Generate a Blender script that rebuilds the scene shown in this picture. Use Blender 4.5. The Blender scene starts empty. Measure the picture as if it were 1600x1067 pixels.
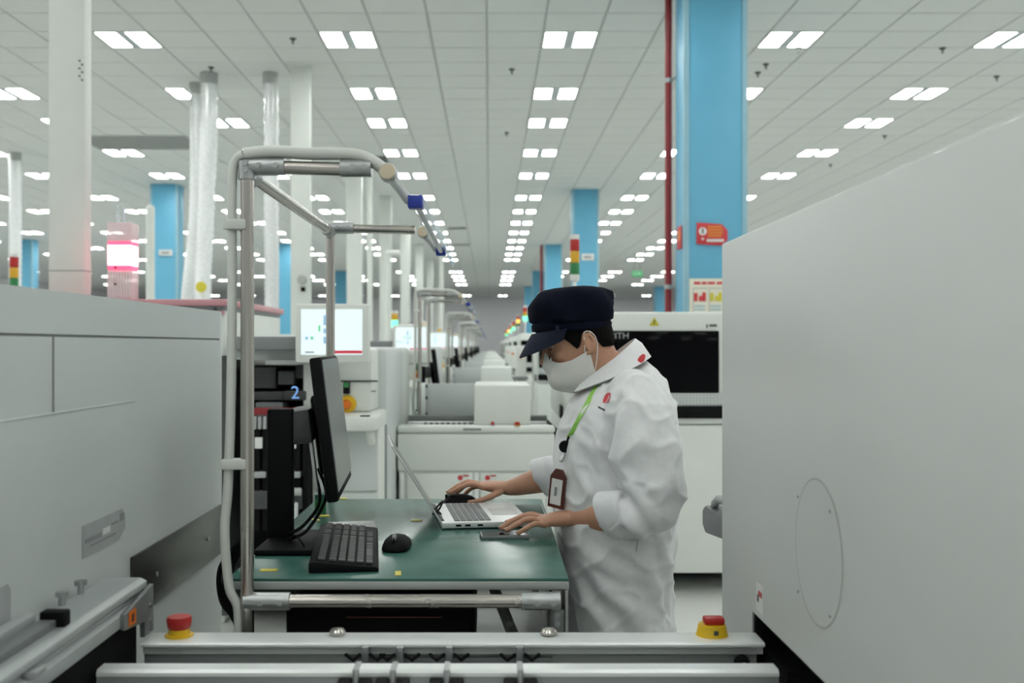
import bpy, bmesh, math, random
from mathutils import Vector, Matrix, noise
from mathutils.bvhtree import BVHTree

random.seed(7)
scene = bpy.context.scene
col = scene.collection
PI = math.pi

# ------------------------------------------------------------------ camera, light, exposure
EYE = 1.47                                   # camera height above the floor
cam_d = bpy.data.cameras.new('camera')
cam_d.sensor_width = 36.0
cam_d.lens = 36.0 * 1610 / 1600
cam_d.shift_x = 35 / 1600
cam_d.shift_y = 6.5 / 1600
cam_d.clip_start = 0.05
cam_d.clip_end = 200
cam_d.dof.use_dof = True
cam_d.dof.focus_distance = 2.6
cam_d.dof.aperture_fstop = 4.0
cam = bpy.data.objects.new('camera', cam_d)
cam.location = (0, 0, EYE)
cam.rotation_euler = (PI / 2, 0, 0)
col.objects.link(cam)
scene.camera = cam

world = bpy.data.worlds.new('world')
world.use_nodes = True
world.node_tree.nodes['Background'].inputs[0].default_value = (0.5, 0.52, 0.51, 1)
world.node_tree.nodes['Background'].inputs[1].default_value = 0.02
scene.world = world
LAMP_POWER = 27.0                            # emission of every ceiling panel
vs = scene.view_settings
vs.view_transform = 'Standard'
vs.look = 'None'
vs.exposure = -0.40
vs.gamma = 1.0
vs.use_curve_mapping = False
scene.cycles.max_bounces = 6
scene.cycles.diffuse_bounces = 4
scene.cycles.glossy_bounces = 3
scene.cycles.transmission_bounces = 4
scene.cycles.transparent_max_bounces = 4
scene.cycles.adaptive_threshold = 0.05
scene.cycles.caustics_reflective = False
scene.cycles.caustics_refractive = False
scene.cycles.sample_clamp_indirect = 6.0
scene.cycles.use_denoising = True
scene.cycles.use_light_tree = False


def at(px, py, d):
    """point of the place seen at px, py of the photograph, d metres away"""
    return Vector(((px - 765) * d / 1610, d, EYE + (540 - py) * d / 1610))


# ------------------------------------------------------------------ materials
MATS = {}


def mat(name, rgb, rough=0.5, metal=0.0, var=0.05, scale=6.0, bump=0.0, bscale=150.0, spec=0.5, emit=0.0,
        ecol=None, trans=0.0, alpha=1.0, coat=0.0, sss=0.0, stretch=None, rvar=0.06):
    m = bpy.data.materials.new(name)
    m.use_nodes = True
    nt = m.node_tree
    b = nt.nodes['Principled BSDF']
    tc = nt.nodes.new('ShaderNodeTexCoord')
    mp = nt.nodes.new('ShaderNodeMapping')
    nt.links.new(tc.outputs['Object'], mp.inputs['Vector'])
    if stretch:
        mp.inputs['Scale'].default_value = stretch
    n = nt.nodes.new('ShaderNodeTexNoise')
    n.inputs['Scale'].default_value = scale
    n.inputs['Detail'].default_value = 4
    nt.links.new(mp.outputs[0], n.inputs['Vector'])
    r = nt.nodes.new('ShaderNodeValToRGB')
    c = Vector(rgb)
    r.color_ramp.elements[0].position = 0.3
    r.color_ramp.elements[1].position = 0.7
    r.color_ramp.elements[0].color = (*(c * (1 - var)), 1)
    r.color_ramp.elements[1].color = (*[min(1, v) for v in (c * (1 + var))], 1)
    nt.links.new(n.outputs['Fac'], r.inputs[0])
    nt.links.new(r.outputs[0], b.inputs['Base Color'])
    mr = nt.nodes.new('ShaderNodeMapRange')
    mr.inputs[3].default_value = max(0.02, rough - rvar)
    mr.inputs[4].default_value = min(1, rough + rvar)
    nt.links.new(n.outputs['Fac'], mr.inputs[0])
    nt.links.new(mr.outputs[0], b.inputs['Roughness'])
    b.inputs['Metallic'].default_value = metal
    b.inputs['Specular IOR Level'].default_value = spec
    b.inputs['Transmission Weight'].default_value = trans
    b.inputs['Alpha'].default_value = alpha
    b.inputs['Coat Weight'].default_value = coat
    if sss:
        b.inputs['Subsurface Weight'].default_value = sss
        b.inputs['Subsurface Radius'].default_value = (0.01, 0.004, 0.002)
        b.inputs['Subsurface Scale'].default_value = 1.0
    if emit:
        b.inputs['Emission Color'].default_value = (*(ecol or rgb), 1)
        b.inputs['Emission Strength'].default_value = emit
    if bump:
        n2 = nt.nodes.new('ShaderNodeTexNoise')
        n2.inputs['Scale'].default_value = bscale
        n2.inputs['Detail'].default_value = 3
        nt.links.new(mp.outputs[0], n2.inputs['Vector'])
        bp = nt.nodes.new('ShaderNodeBump')
        bp.inputs['Strength'].default_value = bump
        bp.inputs['Distance'].default_value = 0.002
        nt.links.new(n2.outputs['Fac'], bp.inputs['Height'])
        nt.links.new(bp.outputs[0], b.inputs['Normal'])
    MATS[name] = m
    return m


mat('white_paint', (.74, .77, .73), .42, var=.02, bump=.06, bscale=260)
mat('cool_paint', (.60, .64, .63), .38, var=.02, bump=.06, bscale=260)
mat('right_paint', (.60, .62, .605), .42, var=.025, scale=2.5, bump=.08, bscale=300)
mat('grey_paint', (.42, .44, .43), .45, var=.03)
mat('mid_grey', (.22, .235, .24), .45, var=.05)
mat('dark_grey', (.06, .065, .065), .5, var=.12, scale=18)
mat('black_plastic', (.006, .006, .007), .6, var=.1, spec=.12)
mat('black_matte', (.005, .005, .006), .8, var=.1, spec=.15)
mat('black_glass', (.004, .004, .005), .10, var=.02, spec=.05, rvar=.01)
mat('key_plastic', (.035, .036, .038), .5, var=.08)
mat('silver', (.58, .60, .60), .32, metal=.85, var=.03)
mat('laptop_silver', (.70, .71, .71), .38, metal=.35, var=.02)
mat('laptop_key', (.15, .155, .16), .5, var=.05)
mat('steel', (.50, .475, .44), .26, metal=1.0, var=.07, scale=12, stretch=(1, 1, .25))
mat('steel_sheet', (.065, .066, .06), .30, metal=.6, var=.22, scale=5, stretch=(1, .6, 2.5))
mat('joint_metal', (.44, .46, .46), .36, metal=.85, var=.12, scale=30)
mat('aluminium', (.86, .89, .88), .36, metal=.22, var=.03, scale=14, stretch=(.15, 1, 1))
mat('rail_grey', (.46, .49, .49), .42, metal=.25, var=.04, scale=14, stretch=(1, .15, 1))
mat('rail_side_shade', (.34, .365, .36), .4, metal=.3, var=.04, scale=14, stretch=(.15, 1, 1))  # aluminium again, with the shade on the rail faces put into its colour
mat('aluminium_dull', (.24, .255, .255), .42, metal=.5, var=.05)
mat('green_mat', (.055, .15, .125), .22, spec=.3, var=.13, scale=9, bump=.08, bscale=90, rvar=.08)
mat('mat_edge', (.42, .44, .43), .5, var=.05)
mat('blue_paint', (.135, .44, .64), .45, var=.04, scale=2.0, bump=.1, bscale=120)
mat('blue_light', (.30, .52, .62), .45, var=.04)
mat('red_paint', (.27, .02, .025), .38, var=.08)
mat('red_plastic', (.46, .022, .02), .38, var=.06)
mat('bright_red', (.62, .05, .06), .5, var=.04)
mat('yellow_plastic', (.78, .50, .015), .4, var=.05)
mat('yellow_tape', (.66, .58, .05), .45, var=.08)
mat('orange_plastic', (.72, .17, .01), .4, var=.05)
mat('orange_print', (.75, .24, .04), .5, var=.03)
mat('green_plastic', (.03, .22, .07), .4, var=.05)
mat('blue_plastic', (.01, .035, .30), .35, var=.05)
mat('amber_plastic', (.72, .40, .03), .35, var=.05)
mat('label_white', (.78, .79, .78), .5, var=.03)
mat('label_grey', (.40, .42, .42), .45, var=.06, scale=30)
mat('ink', (.05, .05, .055), .6, var=.05)
mat('ink_grey', (.27, .28, .28), .6, var=.05)
mat('beige_cap', (.64, .55, .40), .5, var=.04)
mat('conduit', (.62, .64, .60), .4, var=.03)
mat('tile', (.66, .68, .665), .85, var=.025, scale=40, bump=.15, bscale=300)
mat('tile_grid', (.44, .455, .45), .6, var=.03)
mat('vent_grey', (.54, .56, .55), .6, var=.04)
mat('vent_dark', (.10, .105, .10), .6, var=.06)
mat('louver', (.50, .55, .56), .4, var=.03)
mat('floor', (.66, .68, .65), .22, var=.025, scale=1.5, rvar=.05)
mat('wall', (.88, .88, .91), .7, var=.02)
mat('skin', (.54, .29, .19), .5, var=.06, scale=30, bump=.12, bscale=500, sss=.08)
mat('nail', (.56, .33, .25), .35, var=.04)
mat('hair', (.005, .004, .004), .85, spec=.1, var=.2, scale=200, bump=.6, bscale=700, stretch=(1, 1, .3))
mat('coat_cloth', (.80, .81, .82), .85, var=.03, scale=60, bump=.25, bscale=900)
mat('collar_cloth', (.84, .84, .85), .85, var=.02, scale=60, bump=.25, bscale=900)
mat('mask_cloth', (.80, .79, .75), .9, var=.02, scale=50, bump=.2, bscale=900)
mat('navy_cloth', (.0045, .006, .015), .95, var=.12, scale=40, bump=.35, bscale=800, spec=.12)
mat('brim_cloth', (.015, .019, .036), .8, var=.1, scale=40, bump=.3, bscale=800, spec=.2)
mat('trouser_cloth', (.05, .055, .07), .85, var=.08)
mat('shoe', (.6, .6, .6), .6, var=.05)
mat('eye_white', (.75, .74, .72), .3, var=.02)
mat('eye_dark', (.02, .013, .01), .2, var=.02)
mat('lanyard_green', (.33, .66, .13), .6, var=.05)
mat('badge_brown', (.10, .028, .02), .4, var=.12)
mat('paper', (.80, .81, .80), .7, var=.02)
mat('dark_green_sheet', (.02, .06, .045), .5, var=.05)
mat('pink_glow_tint', (.60, .30, .33), .45, var=.06)  # red lamp's reflection on white paint, put into the colour
mat('silver_duct', (.86, .88, .89), .22, metal=.15, var=.10, scale=40, bump=1.0, bscale=40)
mat('clear_plastic', (.80, .88, .93), .12, var=.02, alpha=.45, rvar=.02)
mat('acrylic', (.80, .76, .78), .25, var=.03, alpha=.72)
mat('screen_dull', (.13, .14, .145), .22, var=.10, scale=2.0, rvar=.03)
mat('lamp_panel', (.9, .95, .92), .5, emit=LAMP_POWER, ecol=(.985, 1.0, .975))
MATS['lamp_panel'].cycles.emission_sampling = 'FRONT'
mat('screen_lit', (.6, .7, .72), .4, emit=.85, ecol=(.80, .92, .95))
mat('screen_blue', (.25, .45, .7), .4, emit=.5, ecol=(.45, .62, .8))
mat('screen_green', (.1, .6, .3), .4, emit=.5, ecol=(.25, .75, .4))
mat('screen_red', (.6, .03, .06), .4, emit=.35, ecol=(.7, .03, .08))
mat('sign_green_lit', (.02, .4, .12), .4, emit=.35, ecol=(.03, .5, .15))
mat('red_glow', (.9, .1, .2), .4, emit=1.6, ecol=(1.0, .10, .22))
mat('red_core', (.9, .5, .5), .4, emit=4.0, ecol=(1.0, .40, .45))
mat('green_glow', (.1, .8, .4), .4, emit=3.0, ecol=(.12, .9, .45))
mat('amber_glow', (.9, .5, .1), .4, emit=2.5, ecol=(1.0, .45, .05))
mat('blue_digit', (.2, .4, .8), .4, emit=.5, ecol=(.2, .42, .85))
mat('cream_print', (.82, .80, .68), .5, var=.03)

# ------------------------------------------------------------------ mesh building
OFF = {}          # world offset of each thing's own frame


class MB:
    def __init__(s):
        s.bm = bmesh.new()

    def box(s, x0, x1, y0, y1, z0, z1, bev=0.0, seg=2):
        v = [s.bm.verts.new((x, y, z)) for z in (z0, z1) for y in (y0, y1) for x in (x0, x1)]
        fs = [s.bm.faces.new([v[i] for i in q]) for q in ((0, 2, 3, 1), (4, 5, 7, 6), (0, 1, 5, 4), (2, 6, 7, 3), (0, 4, 6, 2), (1, 3, 7, 5))]
        if bev:
            es = list({e for f in fs for e in f.edges})
            bmesh.ops.bevel(s.bm, geom=es, offset=bev, segments=seg, affect='EDGES', profile=.5)
        return s

    def cyl(s, p0, p1, r, n=16, r2=None):
        p0, p1 = Vector(p0), Vector(p1)
        d = (p1 - p0).normalized()
        a = d.orthogonal().normalized()
        b = d.cross(a)
        r2 = r if r2 is None else r2
        rings = [[p + (a * math.cos(t) + b * math.sin(t)) * q for t in [2 * PI * k / n for k in range(n)]] for p, q in ((p0, r), (p1, r2))]
        return s.loft(rings)

    def loft(s, rings, caps=True, closed=True):
        vr = [[s.bm.verts.new(p) for p in r] for r in rings]
        n = len(vr[0])
        for i in range(len(vr) - 1):
            for k in range(n if closed else n - 1):
                q = (vr[i][k], vr[i][(k + 1) % n], vr[i + 1][(k + 1) % n], vr[i + 1][k])
                s.bm.faces.new(q)
        if caps and closed:
            s.bm.faces.new(vr[0][::-1])
            s.bm.faces.new(vr[-1])
        return s

    def limb(s, pts, rad, n=16, up=None, round_ends=True):
        """tube through pts; rad = radius or (half width, half height) at each point"""
        pts = [Vector(p) for p in pts]
        rad = [r if isinstance(r, (tuple, list)) else (r, r) for r in rad]
        rings = []
        a = None
        for i, p in enumerate(pts):
            d = (pts[min(i + 1, len(pts) - 1)] - pts[max(i - 1, 0)]).normalized()
            if up is not None:
                u = Vector(up)
                w = u.cross(d).normalized()
                u = d.cross(w).normalized()
            else:
                if a is None:
                    w = d.orthogonal().normalized()
                else:
                    w = (a - d * a.dot(d)).normalized()
                u = d.cross(w)
                a = w
            rings.append((p, w, u, d, rad[i]))

        def circ(p, w, u, rw, rh):
            return [p + w * (math.cos(t) * rw) + u * (math.sin(t) * rh) for t in [2 * PI * k / n for k in range(n)]]
        out = []
        if round_ends:
            p, w, u, d, (rw, rh) = rings[0]
            for e, f in ((.92, .38), (.6, .8)):
                out.append(circ(p - d * min(rw, rh) * e, w, u, rw * f, rh * f))
        for p, w, u, d, (rw, rh) in rings:
            out.append(circ(p, w, u, rw, rh))
        if round_ends:
            p, w, u, d, (rw, rh) = rings[-1]
            for e, f in ((.6, .8), (.92, .38)):
                out.append(circ(p + d * min(rw, rh) * e, w, u, rw * f, rh * f))
        return s.loft(out)

    def tube(s, pts, r, n=10, sub=6):
        pts = smooth_path(pts, sub)
        return s.limb(pts, [r] * len(pts), n=n, round_ends=False)

    def lathe(s, prof, c=(0, 0, 0), axis='z', n=20):
        c = Vector(c)
        rings = []
        for r, h in prof:
            ring = []
            for k in range(n):
                t = 2 * PI * k / n
                x, y = math.cos(t) * r, math.sin(t) * r
                v = {'z': (x, y, h), 'y': (y, h, x), 'x': (h, x, y)}[axis]
                ring.append(c + Vector(v))
            rings.append(ring)
        return s.loft(rings)

    def prism(s, pts, axis, a0, a1, bev=0.0):
        def p3(u, v, a):
            return {'x': (a, u, v), 'y': (u, a, v), 'z': (u, v, a)}[axis]
        r0 = [s.bm.verts.new(p3(u, v, a0)) for u, v in pts]
        r1 = [s.bm.verts.new(p3(u, v, a1)) for u, v in pts]
        n = len(pts)
        fs = [s.bm.faces.new(r0[::-1]), s.bm.faces.new(r1)]
        for k in range(n):
            fs.append(s.bm.faces.new((r0[k], r0[(k + 1) % n], r1[(k + 1) % n], r1[k])))
        if bev:
            es = list({e for f in fs for e in f.edges})
            bmesh.ops.bevel(s.bm, geom=es, offset=bev, segments=2, affect='EDGES', profile=.5)
        return s

    def ell(s, c, r, n=14, m=10, rot=None):
        c = Vector(c)
        rings = []
        for i in range(1, m):
            ph = PI * i / m
            ring = []
            for k in range(n):
                t = 2 * PI * k / n
                v = Vector((r[0] * math.sin(ph) * math.cos(t), r[1] * math.sin(ph) * math.sin(t), -r[2] * math.cos(ph)))
                if rot is not None:
                    v = rot @ v
                ring.append(c + v)
            rings.append(ring)
        return s.loft(rings)

    def grid(s, rows, thick=None):
        """open sheet from rows of points; thick gives it a back side along the normal"""
        vr = [[s.bm.verts.new(p) for p in r] for r in rows]
        fs = []
        for i in range(len(vr) - 1):
            for k in range(len(vr[0]) - 1):
                fs.append(s.bm.faces.new((vr[i][k], vr[i][k + 1], vr[i + 1][k + 1], vr[i + 1][k])))
        if thick:
            bmesh.ops.recalc_face_normals(s.bm, faces=fs)
            bmesh.ops.solidify(s.bm, geom=fs, thickness=thick)
        return s

    def mesh(s, name):
        bmesh.ops.recalc_face_normals(s.bm, faces=s.bm.faces[:])
        me = bpy.data.meshes.new(name)
        s.bm.to_mesh(me)
        s.bm.free()
        return me

    def build(s, name, m, parent=None, smooth=True, ang=38):
        return put(name, s.mesh(name), m, parent, smooth, ang)


def put(name, me, m, parent=None, smooth=True, ang=38):
    if m is not None and not me.materials:
        me.materials.append(MATS[m] if isinstance(m, str) else m)
    if smooth and len(me.polygons):
        me.polygons.foreach_set('use_smooth', [True] * len(me.polygons))
        me.set_sharp_from_angle(angle=math.radians(ang))
    o = bpy.data.objects.new(name, me)
    col.objects.link(o)
    if parent is not None:
        off = OFF.get(parent.name, Vector((0, 0, 0)))
        if off.length:
            me.transform(Matrix.Translation(-off))
        o.parent = parent
        OFF[o.name] = off
        KIDS.setdefault(parent.name, []).append(o)
    return o


def smooth_path(pts, sub=6):
    pts = [Vector(p) for p in pts]
    if len(pts) < 3:
        return pts
    out = []
    for i in range(len(pts) - 1):
        p0, p1, p2, p3 = pts[max(i - 1, 0)], pts[i], pts[i + 1], pts[min(i + 2, len(pts) - 1)]
        for k in range(sub):
            t = k / sub
            out.append(.5 * ((2 * p1) + (p2 - p0) * t + (2 * p0 - 5 * p1 + 4 * p2 - p3) * t * t + (3 * p1 - p0 - 3 * p2 + p3) * t ** 3))
    out.append(pts[-1])
    return out


def tag(o, label=None, cat=None, group=None, kind=None):
    if label:
        o['label'] = label
    if cat:
        o['category'] = cat
    if group:
        o['group'] = group
    if kind:
        o['kind'] = kind
    return o


def thing(name, label, cat, loc=(0, 0, 0), group=None, local=False, rot=(0, 0, 0)):
    """Empty at a thing's base. Parts are built in world coordinates unless local."""
    o = bpy.data.objects.new(name, None)
    o.location = loc
    o.rotation_euler = rot
    o.empty_display_size = .1
    col.objects.link(o)
    OFF[o.name] = Vector((0, 0, 0)) if local else Vector(loc)
    return tag(o, label, cat, group)


def single(o, base, label, cat, group=None):
    """a thing that is one mesh: origin moved to base"""
    o.data.transform(Matrix.Translation(-Vector(base)))
    o.location = base
    return tag(o, label, cat, group)


KIDS = {}


def copy_tree(o, loc=None, label=None, group=None, parent=None, dloc=None):
    c = o.copy()
    col.objects.link(c)
    if parent is not None:
        c.parent = parent
    if loc is not None:
        c.location = loc
    if dloc is not None:
        c.location = Vector(o.location) + Vector(dloc)
    if label:
        c['label'] = label
    if group:
        c['group'] = group
    if parent is not None:
        KIDS.setdefault(parent.name, []).append(c)
    for ch in list(KIDS.get(o.name, ())):
        copy_tree(ch, parent=c)
    return c


def text(name, s, size, m, parent, loc, rot, depth=.0008, align='CENTER', sx=1.0):
    cu = bpy.data.curves.new(name, 'FONT')
    cu.body = s
    cu.size = size
    cu.extrude = depth
    cu.align_x = align
    cu.align_y = 'CENTER'
    cu.resolution_u = 3
    t = bpy.data.objects.new(name, cu)
    col.objects.link(t)
    me = bpy.data.meshes.new_from_object(t.evaluated_get(bpy.context.evaluated_depsgraph_get()))
    bpy.data.objects.remove(t)
    me.materials.clear()
    me.transform(Matrix.Translation(loc) @ rot.to_4x4() @ Matrix.Diagonal((sx, 1, 1, 1)))
    return put(name, me, m, parent, smooth=False)


FACE_CAM = Matrix.Rotation(PI / 2, 3, 'X')                                  # text read from -Y
FACE_RIGHT = Matrix.Rotation(PI / 2, 3, 'Z') @ Matrix.Rotation(PI / 2, 3, 'X')   # text on a face that looks to +X
FACE_LEFT = Matrix.Rotation(-PI / 2, 3, 'Z') @ Matrix.Rotation(PI / 2, 3, 'X')   # text on a face that looks to -X


def remesh(mb, voxel, smooth_iter=4, factor=.5):
    me = mb.mesh('tmp')
    o = bpy.data.objects.new('tmp', me)
    col.objects.link(o)
    m = o.modifiers.new('r', 'REMESH')
    m.mode = 'VOXEL'
    m.voxel_size = voxel
    if smooth_iter:
        s = o.modifiers.new('s', 'SMOOTH')
        s.factor = factor
        s.iterations = smooth_iter
    out = bpy.data.meshes.new_from_object(o.evaluated_get(bpy.context.evaluated_depsgraph_get()))
    bpy.data.objects.remove(o)
    bpy.data.meshes.remove(me)
    out.materials.clear()
    return out


ORD = ['first', 'second', 'third', 'fourth', 'fifth', 'sixth', 'seventh', 'eighth', 'ninth', 'tenth', 'eleventh', 'twelfth',
       'thirteenth', 'fourteenth', 'fifteenth', 'sixteenth', 'seventeenth', 'eighteenth', 'nineteenth', 'twentieth',
       '21st', '22nd', '23rd', '24th', '25th', '26th', '27th', '28th', '29th', '30th', '31st', '32nd']

# ------------------------------------------------------------------ the hall
CZ = 4.80                                    # ceiling
X0, X1, Y0, Y1 = -24.031, 17.969, -9.48, 72.12
T = .6


def struct(o):
    o['kind'] = 'structure'
    return o


struct(MB().box(X0, X1, Y0, Y1, -.12, 0).build('floor', 'floor', smooth=False))
struct(MB().box(X0, X1, Y1, Y1 + .2, 0, CZ + .2).build('wall_far', 'wall', smooth=False))
struct(MB().box(X0, X1, Y0 - .2, Y0, 0, CZ + .2).build('wall_back', 'wall', smooth=False))
struct(MB().box(X0 - .2, X0, Y0, Y1, 0, CZ + .2).build('wall_left', 'wall', smooth=False))
struct(MB().box(X1, X1 + .2, Y0, Y1, 0, CZ + .2).build('wall_right', 'wall', smooth=False))
struct(MB().box(X0, X1, Y1 - .012, Y1 - .0005, .0005, .12).build('baseboard_far', 'mid_grey', smooth=False))
ceiling = struct(MB().box(X0, X1, Y0, Y1, CZ + .012, CZ + .12).build('ceiling', 'tile_grid', smooth=False))

ROWX = [.869 + 2.4 * k for k in range(-9, 8)]
ROWX = [x for x in ROWX if X0 + .5 < x < X1 - .5]
LY = [11.22, 13.62, 15.42, 17.82, 20.22, 23.22, 25.62, 28.02, 30.42, 32.82, 35.22, 37.62, 40.02, 46.62, 49.62, 52.62, 56.22, 68.82]
LY_NEAR = [-4.38, -1.98, .42, 3.42, 6.42, 8.82]


def in_view(x, y, z):
    if y < .5:
        return False
    px, py = 765 + x * 1610 / y, 540 - (z - EYE) * 1610 / y
    if not (-20 < px < 1620 and -15 < py < 1080):
        return False
    return not (px > 1127 and py > 385 - (px - 1127) * .465)      # the machine on the right covers these


def tile_key(x, y):
    return (round((x - X0) / T - .5), round((y - Y0) / T - .5))


lamp_tiles = set()
lamp_list = []
for x in ROWX:
    for y in LY_NEAR + LY:
        lamp_tiles.add(tile_key(x, y))
        lamp_list.append((x, y))
VENTS = [(-2.131, 18.42, 1), (-1.531 + .6, 29.22, 0), (-.931, 34.02, 0)]
for x, y, d in VENTS:
    lamp_tiles.add(tile_key(x, y))
GRILLE = [(-6.331 + .6 * k, 16.62) for k in range(3)] + [(-6.331 + .6 * k, 17.22) for k in range(3)]
for x, y in GRILLE:
    lamp_tiles.add(tile_key(x, y))

NX, NY = round((X1 - X0) / T), round((Y1 - Y0) / T)
cells = []
for i in range(NX):
    for j in range(NY):
        if (i, j) in lamp_tiles:
            continue
        cells.append((X0 + T * (i + .5), Y0 + T * (j + .5)))
seen = sorted([c for c in cells if 9.4 < c[1] < 22 and in_view(c[0], c[1], CZ)], key=lambda c: c[1] + .05 * abs(c[0]))[:300]
seen_set = set(seen)
G = .291


def tile_mesh(bm, x, y, z):
    a = [bm.verts.new((x + sx * G, y + sy * G, z + .012)) for sx, sy in ((-1, -1), (1, -1), (1, 1), (-1, 1))]
    b = [bm.verts.new((x + sx * (G - .004), y + sy * (G - .004), z)) for sx, sy in ((-1, -1), (1, -1), (1, 1), (-1, 1))]
    bm.faces.new(b[::-1])
    for k in range(4):
        bm.faces.new((a[k], b[k], b[(k + 1) % 4], a[(k + 1) % 4]))


bm = bmesh.new()
tile_mesh(bm, 0, 0, 0)
tme = bpy.data.meshes.new('ceiling_tile')
bmesh.ops.recalc_face_normals(bm, faces=bm.faces[:])
bm.to_mesh(tme)
bm.free()
tme.materials.append(MATS['tile'])
for v in tme.polygons:
    if v.normal.z > .5:
        tme.flip_normals()
        break
for x, y in seen:
    o = bpy.data.objects.new('ceiling_tile', tme)
    o.location = (x, y, CZ)
    o.parent = ceiling
    col.objects.link(o)
bm = bmesh.new()
for x, y in cells:
    if (x, y) not in seen_set:
        tile_mesh(bm, x, y, CZ)
me = bpy.data.meshes.new('distant_tiles')
bm.to_mesh(me)
bm.free()
me.materials.append(MATS['tile'])
o = put('distant_tiles', me, None, ceiling, smooth=False)
o['kind'] = 'stuff'

# --- ceiling lights: a louvred strip between two bright panels, one light fills one tile
lroot = thing('ceiling_light', 'x', 'ceiling light', (0, 0, 0), local=True)
frame_mb = MB().box(-.285, .285, -.285, -.27, -.004, .012).box(-.285, .285, .27, .285, -.004, .012)
frame_mb.box(-.285, -.27, -.27, .27, -.004, .012).box(.27, .285, -.27, .27, -.004, .012)
lf = frame_mb.build('frame', 'tile', lroot, smooth=False)
for a, b in ((-.268, -.055), (.055, .268)):
    pm = MB()
    pm.bm.faces.new([pm.bm.verts.new(v) for v in ((a, -.268, -.001), (a, .268, -.001), (b, .268, -.001), (b, -.268, -.001))])
    me = bpy.data.meshes.new('light_panel')
    pm.bm.to_mesh(me)
    pm.bm.free()
    put('light_panel', me, 'lamp_panel', lroot, smooth=False)
lv = MB().box(-.052, .052, -.268, .268, .002, .010)
for k in range(4):
    lv.box(-.04 + k * .0235, -.034 + k * .0235, -.26, .26, -.002, .002)
lv.build('louver', 'louver', lroot, smooth=False)
row_no = {x: i for i, x in enumerate(ROWX)}
x_names = {}
near_row = min(ROWX, key=lambda x: abs(x - .869))
vis = [(x, y) for x, y in lamp_list if in_view(x, y, CZ)]
vis.sort(key=lambda p: p[1] + .02 * abs(p[0]))
keep = vis[:300]
keepset = set(keep)
extra = [(x, y) for x, y in lamp_list if (x, y) not in keepset and -7.2 < x < 8.5 and y < 11.5]
first = True
order = {}
for x in ROWX:
    ys = sorted(y for (a, y) in keep if a == x)
    for k, y in enumerate(ys):
        order[(x, y)] = k
rows_seen = sorted({x for x, y in keep})


def row_phrase(x):
    k = rows_seen.index(x)
    c = rows_seen.index(near_row)
    if k == c:
        return 'row just left of the blue columns'
    if k < c:
        return '%s row left of the row over the worker' % ORD[c - k - 1]
    return '%s row right of the row over the worker' % ORD[k - c - 1]


lights_made = []
for (x, y) in keep + extra:
    if (x, y) in order:
        lab = 'twin-panel ceiling light, %s from front, %s' % (ORD[order[(x, y)]], row_phrase(x))
        grp = 'twin-panel ceiling lights'
    else:
        ex_x, ex_y = sorted({p[0] for p in extra}), sorted({p[1] for p in extra})
        lab = 'overhead ceiling light above the picture, %s row from left, %s from back' % (ORD[ex_x.index(x)], ORD[ex_y.index(y)])
        grp = 'ceiling lights overhead'
    if first:
        lroot.location = (x, y, CZ)
        lroot['label'] = lab
        lroot['group'] = grp
        first = False
    else:
        lights_made.append(((x, y, CZ), lab, grp))
lkids = KIDS[lroot.name]
for loc, lab, grp in lights_made:
    c = lroot.copy()
    c.location = loc
    c['label'] = lab
    c['group'] = grp
    col.objects.link(c)
    for k in lkids:
        d = k.copy()
        d.parent = c
        col.objects.link(d)
rest = [p for p in lamp_list if p not in keepset and p not in set(extra)]
mb = MB()
for x, y in rest:
    for a, b in ((-.268, -.055), (.055, .268)):
        v = [mb.bm.verts.new((x + q, y + w, CZ)) for q, w in ((a, -.268), (a, .268), (b, .268), (b, -.268))]
        mb.bm.faces.new(v)
me = bpy.data.meshes.new('far_ceiling_lights')
mb.bm.to_mesh(me)
mb.bm.free()
for p in me.polygons:
    if p.normal.z > 0:
        me.flip_normals()
        break
o = put('far_ceiling_lights', me, 'lamp_panel', None, smooth=False)
tag(o, 'rows of small white ceiling lights beyond the nearer rows', 'ceiling light', kind='stuff')

# --- vents, grille, sprinklers, exit sign on the ceiling
for (x, y, d), lab in zip(VENTS, ['dark square air vent in the ceiling above the pipe frame', 'nearer of two flat grey ceiling vents above the aisle',
                                  'farther of two flat grey ceiling vents above the aisle']):
    t = thing('ceiling_vent', lab, 'vent', (x, y, CZ), 'ceiling vents', local=True)
    MB().box(-.29, .29, -.29, -.25, -.004, .011).box(-.29, .29, .25, .29, -.004, .011).box(-.29, -.25, -.25, .25, -.004, .011).box(.25, .29, -.25, .25, -.004, .011).build('frame', 'vent_dark' if d else 'vent_grey', t, smooth=False)
    for k in range(6):
        yy = -.22 + k * .085
        MB().prism([(yy, -.001), (yy + .05, .008), (yy + .05, .0105), (yy, .0015)], 'x', -.25, .25).build('slat', 'vent_dark' if d else 'vent_grey', t, smooth=False)
t = thing('ceiling_grille', 'long grey air grille in the ceiling beside the tall white square duct', 'vent', (GRILLE[1][0], GRILLE[1][1], CZ), local=True)
MB().box(-.89, .89, -.29, -.27, -.004, .011).box(-.89, .89, .87, .89, -.004, .011).box(-.89, -.87, -.27, .87, -.004, .011).box(.87, .89, -.27, .87, -.004, .011).build('frame', 'vent_grey', t, smooth=False)
MB().box(-.87, .87, -.27, .87, .008, .011).build('backing', 'vent_grey', t, smooth=False)
for k in range(20):
    yy = -.25 + k * .057
    MB().prism([(yy, .001), (yy + .04, .005), (yy + .04, .0078), (yy, .0035)], 'x', -.87, .87).build('slat', 'vent_grey', t, smooth=False)

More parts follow.
